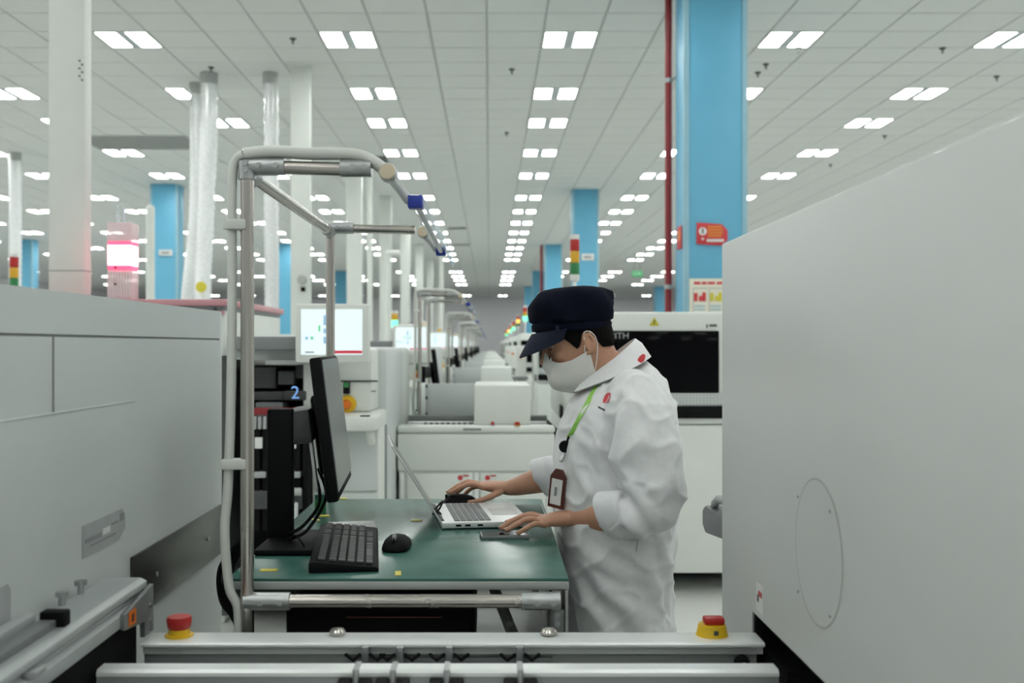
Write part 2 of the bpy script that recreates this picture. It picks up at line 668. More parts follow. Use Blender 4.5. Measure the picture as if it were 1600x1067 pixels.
spr = thing('sprinkler_head', 'x', 'sprinkler', (0, 0, 0), local=True)
MB().lathe([(.036, .011), (.038, -.006), (.030, -.014), (.014, -.018)]).build('escutcheon', 'dark_grey', spr)
MB().cyl((0, 0, -.018), (0, 0, -.04), .011, 10).cyl((.009, 0, -.03), (.009, 0, -.055), .003, 6).cyl((-.009, 0, -.03), (-.009, 0, -.055), .003, 6).build('body', 'dark_grey', spr)
MB().lathe([(.002, -.052), (.015, -.054), (.015, -.058), (.002, -.060)], n=12).build('deflector', 'dark_grey', spr)
SPR = [(800, 108, 'dark sprinkler head in mid-ceiling, nearest in the bay left of the worker row'), (1203, 100, 'dark sprinkler head just right of the big blue column, the nearer'),
       (1188, 113, 'dark sprinkler head just right of the big blue column, the farther'), (1571, 119, 'dark sprinkler head at the far right of the ceiling'),
       (330, 105, 'dark sprinkler head over the top of the silver flexible duct'), (795, 207, 'dark sprinkler head in mid-ceiling, second in the bay left of the worker row'),
       (1392, 212, 'dark sprinkler head right of the ceiling above the white machine, middle one'), (1312, 257, 'dark sprinkler head right of the ceiling above the white machine, farther one'),
       (1488, 75, 'pale round sprinkler head near the top right lights'), (426, 203, 'dark sprinkler head left of the second white square duct'),
       (460, 60, 'dark sprinkler head near the top edge left of the middle lights'), (1222, 74, 'dark sprinkler head beside the second top light from the right')]
for k, (px, py, lab) in enumerate(SPR):
    d = (CZ - EYE) * 1610 / (540 - py)
    p = at(px, py, d)
    gx = X0 + T * (round((p.x - X0) / T - .5) + .5)
    c = spr if k == 0 else copy_tree(spr)
    c.location = (gx + (.18 if (gx, ) and tile_key(gx, p.y) in lamp_tiles else 0), p.y, CZ)
    tag(c, lab, group='ceiling sprinklers')

t = thing('exit_sign', 'small green exit sign hanging from the far ceiling', 'sign', (5.3, 37.0, 3.95))
MB().box(5.11, 5.49, 36.97, 37.03, 3.95, 4.15, .01).build('sign_box', 'sign_green_lit', t)
for x in (5.2, 5.4):
    MB().cyl((x, 37, 4.15), (x, 37, CZ), .008, 6).build('hanger', 'mid_grey', t)
MB().box(5.17, 5.22, 36.966, 36.969, 4.0, 4.1).box(5.27, 5.43, 36.966, 36.969, 4.03, 4.07).build('symbol', 'label_white', t, smooth=False)

# --- blue columns
CW = .56


def blue_column(x, y, label):
    t = thing('blue_column', label, 'column', (x + CW / 2, y + .22, 0), 'blue columns')
    MB().box(x, x + CW, y, y + .45, 0, CZ, .012).build('shaft', 'blue_paint', t)
    for cx in (x, x + CW):
        s = -1 if cx == x else 1
        MB().box(min(cx, cx + s * .006), max(cx, cx + s * .006), y - .004, y + .05, .0, CZ).box(min(cx + s * .006, cx - s * .04), max(cx + s * .006, cx - s * .04), y - .006, y, 0, CZ).build('corner_guard', 'blue_light', t)
    return t


for x, y, lab in [(1.76, 9.3, 'large blue column with the red pipe and the poster'), (1.76, 21.9, 'blue column behind the tower light above the worker'),
                  (1.82, 33.9, 'blue column just left behind the worker\'s cap, third in its row'), (1.9, 46.0, 'narrow far blue column at left of the cap, fourth in its row'),
                  (1.95, 58.0, 'farthest blue column right of the aisle'), (-6.98, 21.2, 'blue column behind the silver flexible duct'),
                  (-6.9, 33.6, 'blue column seen thinly behind the second white square duct'), (-14.9, 32.3, 'blue column at the far left behind the striped tower light'),
                  (-14.9, 45.0, 'far blue column right of the red glowing light'), (-6.9, 46.0, 'distant blue column left of the middle white ducts'),
                  (9.3, 58.0, 'distant blue column between the cap and the red pipe')]:
    blue_column(x, y, lab)
t = thing('red_pipe', 'dark red vertical fire pipe beside the large blue column', 'pipe', (1.71, 9.78, 0))
MB().cyl((1.71, 9.85, 0), (1.71, 9.85, CZ), .034, 20).build('pipe', 'red_paint', t)
for z in (4.0, 2.03):
    MB().lathe([(.0345, -.02), (.042, -.02), (.042, .02), (.0345, .02)], (1.71, 9.85, z)).cyl((1.74, 9.85, z), (1.752, 9.78, z), .01, 8).cyl((1.742, 9.8, z - .01), (1.742, 9.68, z - .01), .010, 8).build('clamp', 'joint_metal', t)
t = thing('red_pipe', 'thin dark red pipe beside the far blue column', 'pipe', (1.72, 33.8, 0))
MB().cyl((1.72, 34.2, 0), (1.72, 34.2, CZ), .05, 12).build('pipe', 'red_paint', t)

# signs on the big column (front face y = 9.294)
yf = 9.286
t = thing('red_notice', 'red notice with white symbol and orange lines on the large blue column', 'sign', (2.0, yf, 2.37))
nb = [(1.862, 2.385), (2.09, 2.372), (2.145, 2.42), (2.145, 2.51), (2.09, 2.565), (1.866, 2.58)]
MB().prism(nb, 'y', yf - .004, yf + .004, .002).build('board', 'bright_red', t)
MB().lathe([(.001, -.006), (.036, -.006), (.036, -.0045), (.001, -.0045)], (1.92, yf, 2.50), 'y').build('symbol_disc', 'label_white', t)
MB().box(1.913, 1.927, yf - .008, yf - .0062, 2.48, 2.525, .002).build('symbol_figure', 'ink', t)
MB().prism([(1.905, 2.44), (1.935, 2.44), (1.92, 2.415)], 'y', yf - .006, yf - .0045).build('symbol_arrow', 'label_white', t)
for z, a, b in ((2.54, 1.965, 2.09), (2.513, 1.965, 2.10), (2.486, 1.965, 2.10), (2.459, 1.965, 2.09)):
    MB().box(a, b, yf - .006, yf - .0045, z - .010, z + .010, .002).build('orange_line', 'orange_print', t)
MB().box(1.955, 2.11, yf - .006, yf - .0045, 2.405, 2.43, .002).build('white_line', 'label_white', t)
t = thing('red_notice', 'red notice seen edge-on on the left side of the large blue column', 'sign', (1.75, 9.48, 2.37))
MB().box(1.749, 1.755, 9.40, 9.62, 2.36, 2.57, .002).build('board', 'bright_red', t)
MB().box(1.747, 1.7485, 9.45, 9.57, 2.44, 2.53).build('print', 'orange_print', t)
t = thing('poster', 'white poster with red heading and small coloured pictures on the blue column', 'poster', (2.0, yf, 1.70))
MB().box(1.80, 2.28, yf - .003, yf + .005, 1.70, 2.075).build('sheet', 'cream_print', t, smooth=False)
for a, b in ((1.84, 1.90), (1.91, 1.955), (1.965, 2.03), (2.045, 2.12)):
    MB().box(a, b, yf - .0045, yf - .0032, 2.022, 2.046, .002).build('heading_word', 'bright_red', t)
for k, (c, n) in enumerate((('bright_red', 2), ('yellow_tape', 1), ('orange_print', 3))):
    a = 1.84 + k * .145
    for q, (u, v, mm) in enumerate(((0, .055, c), (.045, .03, 'bright_red' if n != 1 else 'yellow_tape'), (.075, .06, c if n != 3 else 'blue_plastic'))):
        MB().box(a + u, a + u + .034, yf - .005, yf - .0035, 1.87, 1.87 + v + .02, .002).build('picture', mm, t)
    MB().box(a - .008, a - .004, yf - .005, yf - .0035, 1.74, 1.99).box(a - .008, a + .125, yf - .005, yf - .0035, 1.985, 1.99).box(a - .008, a + .125, yf - .005, yf - .0035, 1.74, 1.744).build('picture_frame', 'ink_grey', t, smooth=False)
    for z in (1.76, 1.79, 1.82):
        MB().box(a + .004, a + .10, yf - .005, yf - .0035, z, z + .012).build('caption_line', 'blue_light', t, smooth=False)
t = thing('wall_tag', 'small white tag on the blue column behind the flexible duct', 'sign', (-6.65, 21.17, 3.33))
MB().box(-6.80, -6.52, 21.17, 21.185, 3.32, 3.44, .003).build('plate', 'label_white', t)
MB().box(-6.74, -6.58, 21.166, 21.1695, 3.36, 3.40).build('print', 'ink_grey', t, smooth=False)
t = thing('wall_tag', 'small white tag on the blue column right of the tower light', 'sign', (2.08, 21.87, 3.27))
MB().box(1.95, 2.22, 21.87, 21.885, 3.28, 3.42, .003).build('plate', 'label_white', t)
MB().box(2.0, 2.16, 21.866, 21.8695, 3.33, 3.37).build('print', 'ink_grey', t, smooth=False)

# ------------------------------------------------------------------ ducts and hoses that rise to the ceiling
def white_duct(x, y, w, z0, label, holes=False, gauge=False, seam=None, dp=.5):
    t = thing('white_duct', label, 'duct', (x, y, z0), 'white square ducts')
    h = w / 2
    v = h * dp
    MB().box(x - h, x + h, y - v, y + v, z0, CZ + .01, .010).build('shaft', 'white_paint', t)
    if seam:
        MB().box(x - h - .002, x + h + .002, y - v - .002, y + v + .002, seam, seam + .008).build('seam', 'grey_paint', t, smooth=False)
    if holes:
        for k in range(6):
            zz = at(130, 95 + k * 6, y - v).z
            MB().cyl((x + h * (.72 + .14 * (k % 2)), y - v - .003, zz), (x + h * (.72 + .14 * (k % 2)), y - v + .001, zz), .007, 8).build('hole_plug', 'mid_grey', t)
    if gauge:
        p = at(472, 437, y - v)
        MB().lathe([(.001, -.045), (.05, -.045), (.055, -.02), (.055, 0), (.001, 0)], (p.x, y - v, p.z), 'y').build('gauge', 'grey_paint', t)
        q = at(474, 452, y - v)
        MB().box(q.x - .025, q.x + .025, y - v - .03, y - v, q.z - .025, q.z + .025, .004).build('gauge_box', 'black_plastic', t)
    return t


white_duct(-2.30, 5.65, .20, 1.716, 'tall white square duct at left, nearest of all ducts', holes=True, seam=at(100, 424, 5.6).z)
white_duct(-2.25, 12.3, .23, 1.601, 'second white square duct, with a round gauge, behind the pipe frame', gauge=True)
white_duct(-2.32, 17.7, .26, 1.3, 'third white square duct, right behind the frame upright')
white_duct(-2.32, 23.0, .26, 1.3, 'fourth white square duct left of the aisle')
white_duct(-2.32, 28.4, .26, 1.3, 'fifth white square duct left of the aisle')
white_duct(-2.32, 34.0, .26, 1.3, 'sixth white square duct left of the aisle')
white_duct(-2.32, 40.0, .26, 1.3, 'seventh white square duct left of the aisle')
white_duct(-2.32, 46.0, .26, 1.3, 'eighth white square duct left of the aisle')
for px, d, w, lab in [(605, 20.5, .11, 'slim white pipe left of the fourth square duct'), (578, 19.0, .10, 'slim white pipe right of the third square duct'),
                      (690, 30.0, .13, 'slim white pipe nearest the aisle')]:
    p = at(px, 540, d)
    t = thing('white_pipe', lab, 'pipe', (p.x, d, 0), 'slim white ceiling pipes')
    z = at(px, 395, d).z if px == 605 else CZ
    MB().cyl((p.x, d, 0), (p.x, d, z), w / 2, 14).build('pipe', 'white_paint', t)
    if px == 605:
        MB().cyl((p.x - .02, d, z), (p.x + .25, d, z), w / 2, 14).build('elbow', 'white_paint', t)
    else:
        MB().lathe([(w * .5, -.02), (w * .8, -.02), (w * .8, 0), (w * .5, 0)], (p.x, d, CZ)).build('collar', 'white_paint', t)


def flex_duct(pts, r, label, ridges, collar=True):
    base = pts[0]
    t = thing('flexible_duct', label, 'duct', base, 'flexible ducts')
    path = smooth_path(pts, ridges)
    rad = [r * (1 + (.07 if k % 2 else -.04) + .03 * noise.noise(Vector((k * .31, r, 0)))) for k in range(len(path))]
    MB().limb(path, rad, n=18, round_ends=False).build('hose', 'silver_duct', t, ang=60)
    if collar:
        p = Vector(pts[-1])
        MB().lathe([(r * .9, -.02), (r * 1.1, -.02), (r * 1.1, .12), (r * .9, .12)], p - Vector((0, 0, .12))).build('collar', 'grey_paint', t)
    return t


flex_duct([at(318, 500, 12.4), at(317, 440, 12.5), at(322, 330, 12.6), at(327, 200, 12.6), (-3.43, 12.6, CZ)], .098, 'broad silver flexible duct, the straighter one of the pair', 22)
flex_duct([at(290, 500, 12.9), at(296, 440, 12.9), at(306, 340, 13.0), at(308, 230, 13.1), (-3.72, 13.1, CZ)], .085, 'silver flexible duct of the pair that sweeps out to the left', 22)
flex_duct([at(24, 470, 17.8), at(24, 380, 17.8), at(24, 300, 17.8), (-8.2, 17.8, CZ)], .10, 'slim silver flexible duct at the far left', 22)
flex_duct([at(424, 520, 12.6), at(425, 430, 12.6), at(424, 350, 12.6), at(424, 150, 12.6), (-2.68, 12.6, CZ)], .085, 'silver flexible duct left of the second white square duct', 22)
p = at(318, 449, 12.4)
t = thing('yellow_tag', 'yellow round tag hanging on the broad flexible duct', 'tag', (p.x, p.y - .12, p.z - .06))
MB().lathe([(.02, -.008), (.065, -.008), (.065, .008), (.02, .008)], (p.x, p.y - .105, p.z), 'y').build('disc', 'yellow_tape', t)

# ------------------------------------------------------------------ machine lines: each crosses the hall, one behind the other
PITCH = 5.1

# --- placing machine with its screen (left of the aisle, second line)
t = thing('placing_machine', 'white placing machine with lit screen and feeder bay behind the bench', 'machine', (-1.25, 6.2, 0), 'placing machines')
PM = t
b = MB().box(-1.36, -.56, 5.75, 7.2, .1, 1.46, .03)
b.box(-.90, -.56, 5.22, 5.80, .1, 1.13, .012)
b.build('body', 'white_paint', t)
MB().box(-.955, -.60, 5.26, 5.80, 1.13, 1.455, .02).build('head_panel', 'white_paint', t)
MB().box(-.90, -.57, 5.252, 5.262, 1.285, 1.293).build('panel_gap', 'dark_grey', t, smooth=False)
MB().prism([(-.66, 1.46), (-.55, 1.46), (-.55, .35), (-.66, .35)], 'y', 5.55, 6.55, .03).build('side_door', 'cool_paint', t)
MB().box(-.66, -.552, 5.5, 5.56, .30, 1.05, .01).build('door_edge', 'mid_grey', t)
MB().box(-.70, -.562, 5.3, 6.6, .0, .32).build('plinth', 'dark_grey', t, smooth=False)
for x in (-1.25, -1.0):
    MB().cyl((x, 6.9, 0), (x, 6.9, .12), .04, 12).build('foot', 'dark_grey', t)
# shelf and lower door
MB().box(-.80, -.545, 4.98, 5.28, 1.055, 1.125, .014).build('shelf', 'white_paint', t)
MB().box(-.63, -.585, 5.0, 5.06, 1.1255, 1.129).build('shelf_slot', 'black_plastic', t, smooth=False)
MB().cyl((-.585, 5.03, 1.06), (-.585, 5.10, .99), .02, 12).build('shelf_bracket', 'white_paint', t)
MB().box(-.86, -.565, 5.205, 5.222, .735, 1.04, .006).build('lower_door', 'cool_paint', t)
MB().box(-.86, -.565, 5.205, 5.222, .14, .725, .006).build('lower_door', 'cool_paint', t)
es = MB().lathe([(.001, -.012), (.042, -.012), (.046, 0), (.046, .01), (.001, .01)], (-.725, 5.25, 1.172), 'y').build('emergency_stop', 'yellow_plastic', t)
MB().lathe([(.001, -.05), (.02, -.05), (.025, -.04), (.022, -.0125), (.001, -.0125)], (-.725, 5.25, 1.172), 'y').build('stop_button', 'orange_plastic', es)
sw = MB().box(-.745, -.712, 5.235, 5.262, 1.225, 1.285, .003).build('switch', 'black_plastic', t)
MB().box(-.742, -.715, 5.226, 5.236, 1.258, 1.283, .002).build('green_key', 'green_plastic', sw)
MB().box(-.60, -.575, 5.215, 5.222, 1.235, 1.243).build('handle_mark', 'ink_grey', t, smooth=False)
# feeder bay
MB().box(-1.32, -.905, 5.45, 5.75, .12, 1.36).build('bay_back', 'black_matte', t, smooth=False)
MB().box(-1.34, -1.315, 5.15, 5.75, .12, 1.42).build('bay_cheek', 'dark_grey', t, smooth=False)
MB().box(-1.30, -.955, 5.10, 5.5, 1.45, 1.515, .005).build('bay_hood', 'mid_grey', t)
MB().box(-1.30, -.93, 5.2, 5.7, 1.40, 1.45, .004).build('hood_underside', 'cool_paint', t)
MB().box(-1.12, -.90, 5.14, 5.3, 1.375, 1.40, .004).build('glass_rail', 'grey_paint', t)
for k, (x0, x1, z0, z1, m) in enumerate([(-1.24, -1.10, 1.25, 1.36, 'dark_grey'), (-1.22, -1.02, 1.19, 1.235, 'dark_grey'), (-1.08, -1.0, 1.27, 1.34, 'dark_grey'), (-1.0, -.94, 1.30, 1.37, 'dark_grey'),
                                         (-1.2, -1.06, 1.13, 1.18, 'mid_grey'), (-1.05, -.93, 1.19, 1.24, 'dark_grey')]):
    MB().box(x0, x1, 5.3 - .02 * (k % 3), 5.46, z0, z1, .006).build('bay_unit', m, t)
MB().box(-1.18, -.90, 5.12, 5.16, 1.125, 1.16, .003).build('red_strip', 'red_paint', t)
for k in range(11):
    x = -1.175 + k * .025
    MB().box(x, x + .016, 5.115, 5.40, 1.055, 1.118, .002).build('feeder', 'label_grey', t)
for k in range(7):
    x = -1.17 + k * .040
    MB().box(x, x + .028, 5.12, 5.42, .55, 1.05, .004).build('feeder_body', 'black_plastic', t)
for x, z, w in ((-1.165, .96, .038), (-.985, .96, .025)):
    MB().box(x, x + w, 5.105, 5.12, z, z + .055, .003).build('feeder_label', 'label_white', t)
for x in (-1.17, -1.0):
    MB().box(x, x + .06, 5.10, 5.2, .815, .845, .004).build('feeder_lock', 'label_grey', t)
    MB().box(x - .01, x + .07, 5.10, 5.3, .66, .75, .006).build('feeder_reel', 'dark_grey', t)
MB().box(-1.02, -.97, 5.05, 5.10, .71, .79, .006).cyl((-.97, 5.08, .75), (-.93, 5.08, .75), .02, 10).build('air_valve', 'grey_paint', t)
MB().cyl((-.955, 5.06, .3), (-.955, 5.06, .70), .014, 10).build('air_tube', 'cool_paint', t)
text('bay_number', '2', .09, 'blue_digit', t, Vector((-.962, 5.1, 1.235)), FACE_CAM, .001)
# screen
mo = MB().box(-.955, -.592, 5.06, 5.12, 1.385, 1.676, .012).build('monitor_case', 'white_paint', t)
MB().box(-.925, -.625, 5.055, 5.061, 1.425, 1.648).build('screen', 'screen_lit', mo, smooth=False)
for x0, x1, z0, z1, m in [(-.815, -.80, 1.57, 1.62, 'screen_blue'), (-.815, -.80, 1.53, 1.555, 'screen_blue'), (-.815, -.80, 1.48, 1.515, 'screen_blue'), (-.79, -.775, 1.555, 1.57, 'screen_green'),
                          (-.79, -.775, 1.53, 1.545, 'screen_green'), (-.905, -.89, 1.50, 1.515, 'screen_blue'), (-.878, -.865, 1.50, 1.515, 'screen_green'), (-.84, -.83, 1.54, 1.57, 'screen_green'),
                          (-.79, -.625, 1.432, 1.446, 'screen_red'), (-.905, -.86, 1.435, 1.441, 'ink_grey')]:
    MB().box(x0, x1, 5.053, 5.0549, z0, z1).build('screen_item', m, mo, smooth=False)
MB().cyl((-.77, 5.12, 1.53), (-.77, 5.4, 1.45), .03, 12).build('monitor_arm', 'white_paint', t)

# --- conveyor unit in the gap between the machines
t = thing('conveyor_unit', 'white conveyor unit with red buttons behind the laptop', 'conveyor', (-.08, 6.5, 0), 'conveyor units across the aisle')
CU = t
MB().box(-.535, .38, 6.06, 6.95, .12, .955, .01).build('body', 'white_paint', t)
MB().box(-.545, .387, 6.05, 6.17, .955, 1.0, .018, 3).build('front_lip', 'white_paint', t)
MB().box(-.54, .382, 6.045, 6.062, .735, .95, .006).build('front_panel', 'white_paint', t)
for x0, x1 in ((-.485, -.12), (-.055, .33)):
    d_ = MB().box(x0, x1, 6.045, 6.062, .14, .722, .005).build('lower_door', 'white_paint', t)
    xc = -.16 if x0 < -.2 else 0.0
    MB().lathe([(.011, -.002), (.015, -.002), (.015, 0), (.011, 0)], (xc - .012, 6.0445, .695), 'y').build('sticker_ring', 'bright_red', d_)
    MB().box(xc + .004, xc + .038, 6.0425, 6.0448, .703, .711).build('sticker_bar', 'red_plastic', d_, smooth=False)
for x in (-.515, -.115, -.078, .345):
    MB().box(x - .012, x + .012, 6.048, 6.062, .12, .725, .003).build('post', 'aluminium', t)
for x, r in ((.018, .011), (.162, .015)):
    bt = MB().lathe([(r * 1.35, -.004), (r * 1.35, 0), (.001, 0), (.001, -.004)][::-1], (x, 6.07, 1.0045), 'z').build('button_base', 'amber_plastic' if r > .012 else 'grey_paint', t)
    MB().lathe([(.001, 0), (r, 0), (r, .018), (.001, .02)], (x, 6.07, 1.003)).build('button', 'red_plastic', bt)
MB().box(-.155, -.05, 6.046, 6.0495, .972, .985).build('name_strip', 'ink_grey', t, smooth=False)
MB().box(-.50, .35, 6.30, 6.34, .955, 1.005, .004).build('rail', 'aluminium', t)
MB().box(-.54, .38, 6.80, 6.87, .955, 1.01, .004).build('rail', 'aluminium_dull', t)
MB().box(-.50, .36, 6.18, 6.72, .955, .98).build('belt', 'black_plastic', t, smooth=False)
for k in range(9):
    MB().box(-.40 + k * .034, -.378 + k * .034, 6.27, 6.30, .98, 1.003, .003).build('clip', 'mid_grey', t)
MB().box(-.092, .243, 6.14, 6.75, 1.0, 1.235, .008).build('cover', 'white_paint', t)
hp = MB().box(-.43, -.095, 6.93, 6.95, .96, 1.215, .004).build('hinged_panel', 'cool_paint', t)
for z in (1.0, 1.11, 1.19):
    MB().box(-.437, -.418, 6.915, 6.93, z, z + .02, .002).build('hinge', 'black_plastic', hp)
MB().box(-.46, -.43, 6.90, 6.95, .955, 1.22, .004).build('panel_post', 'aluminium', t)
MB().box(-.54, -.46, 6.86, 7.0, .955, 1.0, .004).build('end_block', 'aluminium_dull', t)
MB().prism([(.36, 1.01), (.415, .96), (.445, .86), (.445, .50), (.39, .50), (.39, .94), (.34, .98)], 'y', 6.12, 6.45).build('cable_chain', 'black_plastic', t)
for x in (-.48, .33):
    for y in (6.12, 6.88):
        MB().cyl((x, y, 0), (x, y, .125), .03, 10).build('foot', 'dark_grey', t)

# --- inspection machine right of the aisle
t = thing('inspection_machine', 'white inspection machine with black window behind the worker', 'machine', (1.1, 6.8, 0), 'inspection machines')
IM = t
b = MB().box(.45, 1.75, 6.1, 7.6, .12, 1.0, .02).build('lower_body', 'white_paint', t)
MB().box(.45, 1.75, 6.1, 7.6, 1.0, 1.67, .025).build('upper_body', 'white_paint', t)
MB().box(.47, 1.356, 6.082, 6.102, 1.192, 1.558, .006).build('window', 'black_glass', t)
g = MB().box(.47, 1.40, 6.088, 6.102, 1.115, 1.19, .004).build('mesh_panel', 'cool_paint', t)
dots = MB()
for k in range(46):
    for j in range(4):
        dots.box(.48 + k * .02, .49 + k * .02, 6.0865, 6.0885, 1.122 + j * .017, 1.13 + j * .017)
o_ = dots.build('perforation', 'grey_paint', g, smooth=False)
o_['kind'] = 'stuff'
MB().box(.46, 1.42, 6.075, 6.102, 1.04, 1.112, .006).build('black_band', 'black_plastic', t)
MB().box(.44, .448, 6.3, 6.5, 1.02, 1.10).build('side_slot', 'black_plastic', t, smooth=False)
MB().box(.57, .70, 6.095, 6.101, 1.045, 1.10).build('band_box', 'black_plastic', t, smooth=False)
text('lettering', 'ZENITH', .052, 'label_grey', t, Vector((.728, 6.081, 1.527)), FACE_CAM, .0006, sx=1.05)
wt = MB().prism([(.945, 1.588), (1.005, 1.588), (.975, 1.64)], 'y', 6.0965, 6.0995, .001).build('warning_triangle', 'yellow_tape', t)
MB().box(.972, .978, 6.0945, 6.0962, 1.603, 1.622).box(.972, .978, 6.0945, 6.0962, 1.594, 1.599).build('warning_mark', 'ink', wt, smooth=False)
MB().box(1.283, 1.289, 6.0965, 6.0995, 1.574, 1.597).box(1.30, 1.345, 6.0965, 6.0995, 1.583, 1.589).box(1.30, 1.345, 6.0965, 6.0995, 1.592, 1.596).build('small_print', 'ink', t, smooth=False)
for x in (.55, 1.65):
    for y in (6.25, 7.45):
        MB().cyl((x, y, 0), (x, y, .125), .035, 12).build('foot', 'dark_grey', t)
MB().box(.6, 1.6, 6.5, 7.3, .04, .118).build('chassis', 'black_matte', t, smooth=False)


# --- signal towers
def signal_tower(p, z0, ztop, segs, label, r=.03, group='signal towers'):
    t = thing('signal_tower', label, 'signal light', (p[0], p[1], z0), group)
    h = .075
    n = len(segs)
    zb = ztop - .035 - n * h
    MB().cyl((p[0], p[1], z0), (p[0], p[1], zb - .03), r * .38, 12).build('pole', 'aluminium', t)
    MB().lathe([(r * .4, -.05), (r, -.035), (r, 0), (.001, 0)], (p[0], p[1], zb)).build('base', 'label_white', t)
    for k, m in enumerate(segs):
        zz = zb + k * h
        MB().lathe([(.001, .001), (r, .001), (r * 1.02, .004), (r * 1.02, h - .004), (r, h - .001), (.001, h - .001)], (p[0], p[1], zz)).build('lamp_segment', m, t)
    MB().lathe([(r, 0), (r * 1.02, .005), (r, .03), (.001, .034)], (p[0], p[1], zb + n * h)).build('cap', 'label_white', t)
    return t


signal_tower((.545, 6.6), 1.665, 2.185, ['green_plastic', 'amber_plastic', 'red_plastic'], 'red, yellow and green signal tower standing above the worker\'s cap')
p = at(22, 410, 7.4)
signal_tower((p.x, 7.4), 1.3, 2.14, ['grey_paint', 'blue_plastic', 'green_plastic', 'amber_plastic', 'red_plastic'], 'four-colour signal tower at the far left edge')

# --- copies of the line behind the first
LASER = ['green_glow', 'amber_glow', 'green_glow', 'green_glow', 'amber_glow', 'green_glow', 'green_glow', 'green_glow']
for k in range(1, 9):
    dy = PITCH * k
    copy_tree(PM, dloc=(0, dy, 0), label='white placing machine with lit screen left of the aisle, %s line behind the bench' % ORD[k])
    copy_tree(CU, dloc=(0, dy, 0), label='white conveyor unit across the aisle, %s line behind the laptop' % ORD[k])
    im = copy_tree(IM, dloc=(.04 + (.1 if k == 1 else 0), dy + (1.6 if k == 1 else .6), 0), label='white inspection machine right of the aisle, %s line behind the worker' % ORD[k])
    segs = [['green_plastic', 'amber_glow', 'red_plastic'], ['green_glow', 'amber_plastic', 'red_plastic'], ['green_plastic', 'amber_glow', 'red_plastic'],
            ['green_glow', 'amber_plastic', 'red_plastic'], ['green_glow', 'amber_plastic', 'red_plastic'], ['green_plastic', 'amber_glow', 'red_plastic'],
            ['green_glow', 'amber_plastic', 'red_plastic'], ['green_plastic', 'amber_plastic', 'red_plastic']][k - 1]
    signal_tower((.56 + .02 * k + (.08 if k == 1 else 0), 6.6 + dy + (1.6 if k == 1 else .6)), 1.665, 2.15, segs, 'small signal tower right of the aisle, %s from the nearest' % ORD[k], r=.035)
    if k < 8:
        signal_tower((-1.05, 6.3 + dy), 1.461, 1.86, ['green_glow', 'amber_plastic'], 'small lit green signal lamp left of the aisle, %s line behind the bench' % ORD[k], r=.035, group='green lamps left of the aisle')
# slim white cabinets with an orange dot beside the aisle
for k in (1, 2, 3):
    dy = PITCH * k
    t = thing('control_cabinet', 'slim white cabinet with a red stop button right of the aisle, %s from the camera' % ORD[k - 1], 'cabinet', (.43, 9.0 + dy, 0), 'slim cabinets along the aisle')
    MB().box(.36, .50, 8.9 + dy, 9.3 + dy, 0, 1.47, .01).build('body', 'white_paint', t)
    MB().lathe([(.001, -.02), (.022, -.02), (.022, 0), (.001, 0)], (.43, 8.9 + dy, 1.32), 'y', 12).build('stop_button', 'orange_plastic', t)
    MB().box(.27, .52, 8.72 + dy, 8.9 + dy, 1.02, 1.05, .006).build('shelf', 'mid_grey', t)

# --- other machines behind the near left one
t = thing('line_machine', 'white machine with top edge tinted by red glow behind the left grey machine', 'machine', (-1.85, 6.0, 0))
MB().box(-2.5, -1.40, 5.45, 6.9, 0, 1.66, .015).build('body', 'white_paint', t)
MB().box(-2.52, -1.38, 5.43, 6.92, 1.68, 1.715, .008).build('lid', 'pink_glow_tint', t)
MB().box(-2.5, -1.40, 5.45, 6.9, 1.66, 1.68).build('lid_gap', 'mid_grey', t, smooth=False)
MB().box(-2.5, -1.40, 5.44, 5.452, 1.635, 1.652).build('pink_glow_strip', 'pink_glow_tint', t, smooth=False)  # painted streak of the red lamp's reflection, not a separate trim
MB().cyl((-1.45, 5.435, 1.665), (-1.45, 5.45, 1.665), .008, 8).build('screw', 'dark_grey', t)
t = thing('line_machine', 'long pale machine at the far left under the striped signal tower', 'machine', (-4.0, 8.0, 0))
MB().box(-5.5, -2.7, 7.0, 9.0, 0, 1.30, .02).build('body', 'white_paint', t)
MB().box(-5.4, -2.8, 6.98, 7.002, .4, 1.2, .005).build('front_panel', 'cool_paint', t)
t = thing('line_machine', 'pale machine carrying the pair of silver flexible ducts', 'machine', (-3.4, 12.7, 0))
MB().box(-4.3, -2.0, 11.9, 13.6, 0, 1.60, .02).build('body', 'white_paint', t)
MB().box(-4.2, -2.1, 11.88, 11.902, .4, 1.3, .005).build('front_panel', 'cool_paint', t)

# acrylic ionizer box with a red glow
p = at(188, 400, 5.55)
xa, xb = at(169, 0, 5.5).x, at(207, 0, 5.5).x
t = thing('red_beacon', 'frosted upright beacon glowing red behind the left grey machine', 'signal light', (p.x, 5.55, 1.716))
zt = at(0, 348, 5.5).z
zr0, zr1 = at(0, 415, 5.5).z, at(0, 383, 5.5).z
MB().box(xa, xb, 5.48, 5.60, zr1 + .02, zt, .006).build('upper_housing', 'acrylic', t)
MB().box(xa, xb, 5.48, 5.60, 1.716, zr0 - .025, .006).build('lower_housing', 'acrylic', t)
for za, zb_ in ((zr0 - .025, zr0), (zr1, zr1 + .02)):
    MB().box(xa + .003, xb - .003, 5.482, 5.598, za, zb_, .004).build('glow_band', 'red_glow', t)
MB().box(xa + .001, xb - .001, 5.481, 5.599, zr0, zr1, .004).build('lamp', 'red_core', t)
for k in range(9):
    x = xa + .008 + k * (xb - xa - .016) / 8
    MB().box(x - .0015, x + .0015, 5.474, 5.4795, 1.73, zr0 - .035).build('fin', 'label_white', t, smooth=False)
for z in (zr0 - .10, zr0 - .012):
    MB().cyl((p.x, 5.474, z), (p.x, 5.4795, z), .007, 8).build('screw', 'badge_brown', t)
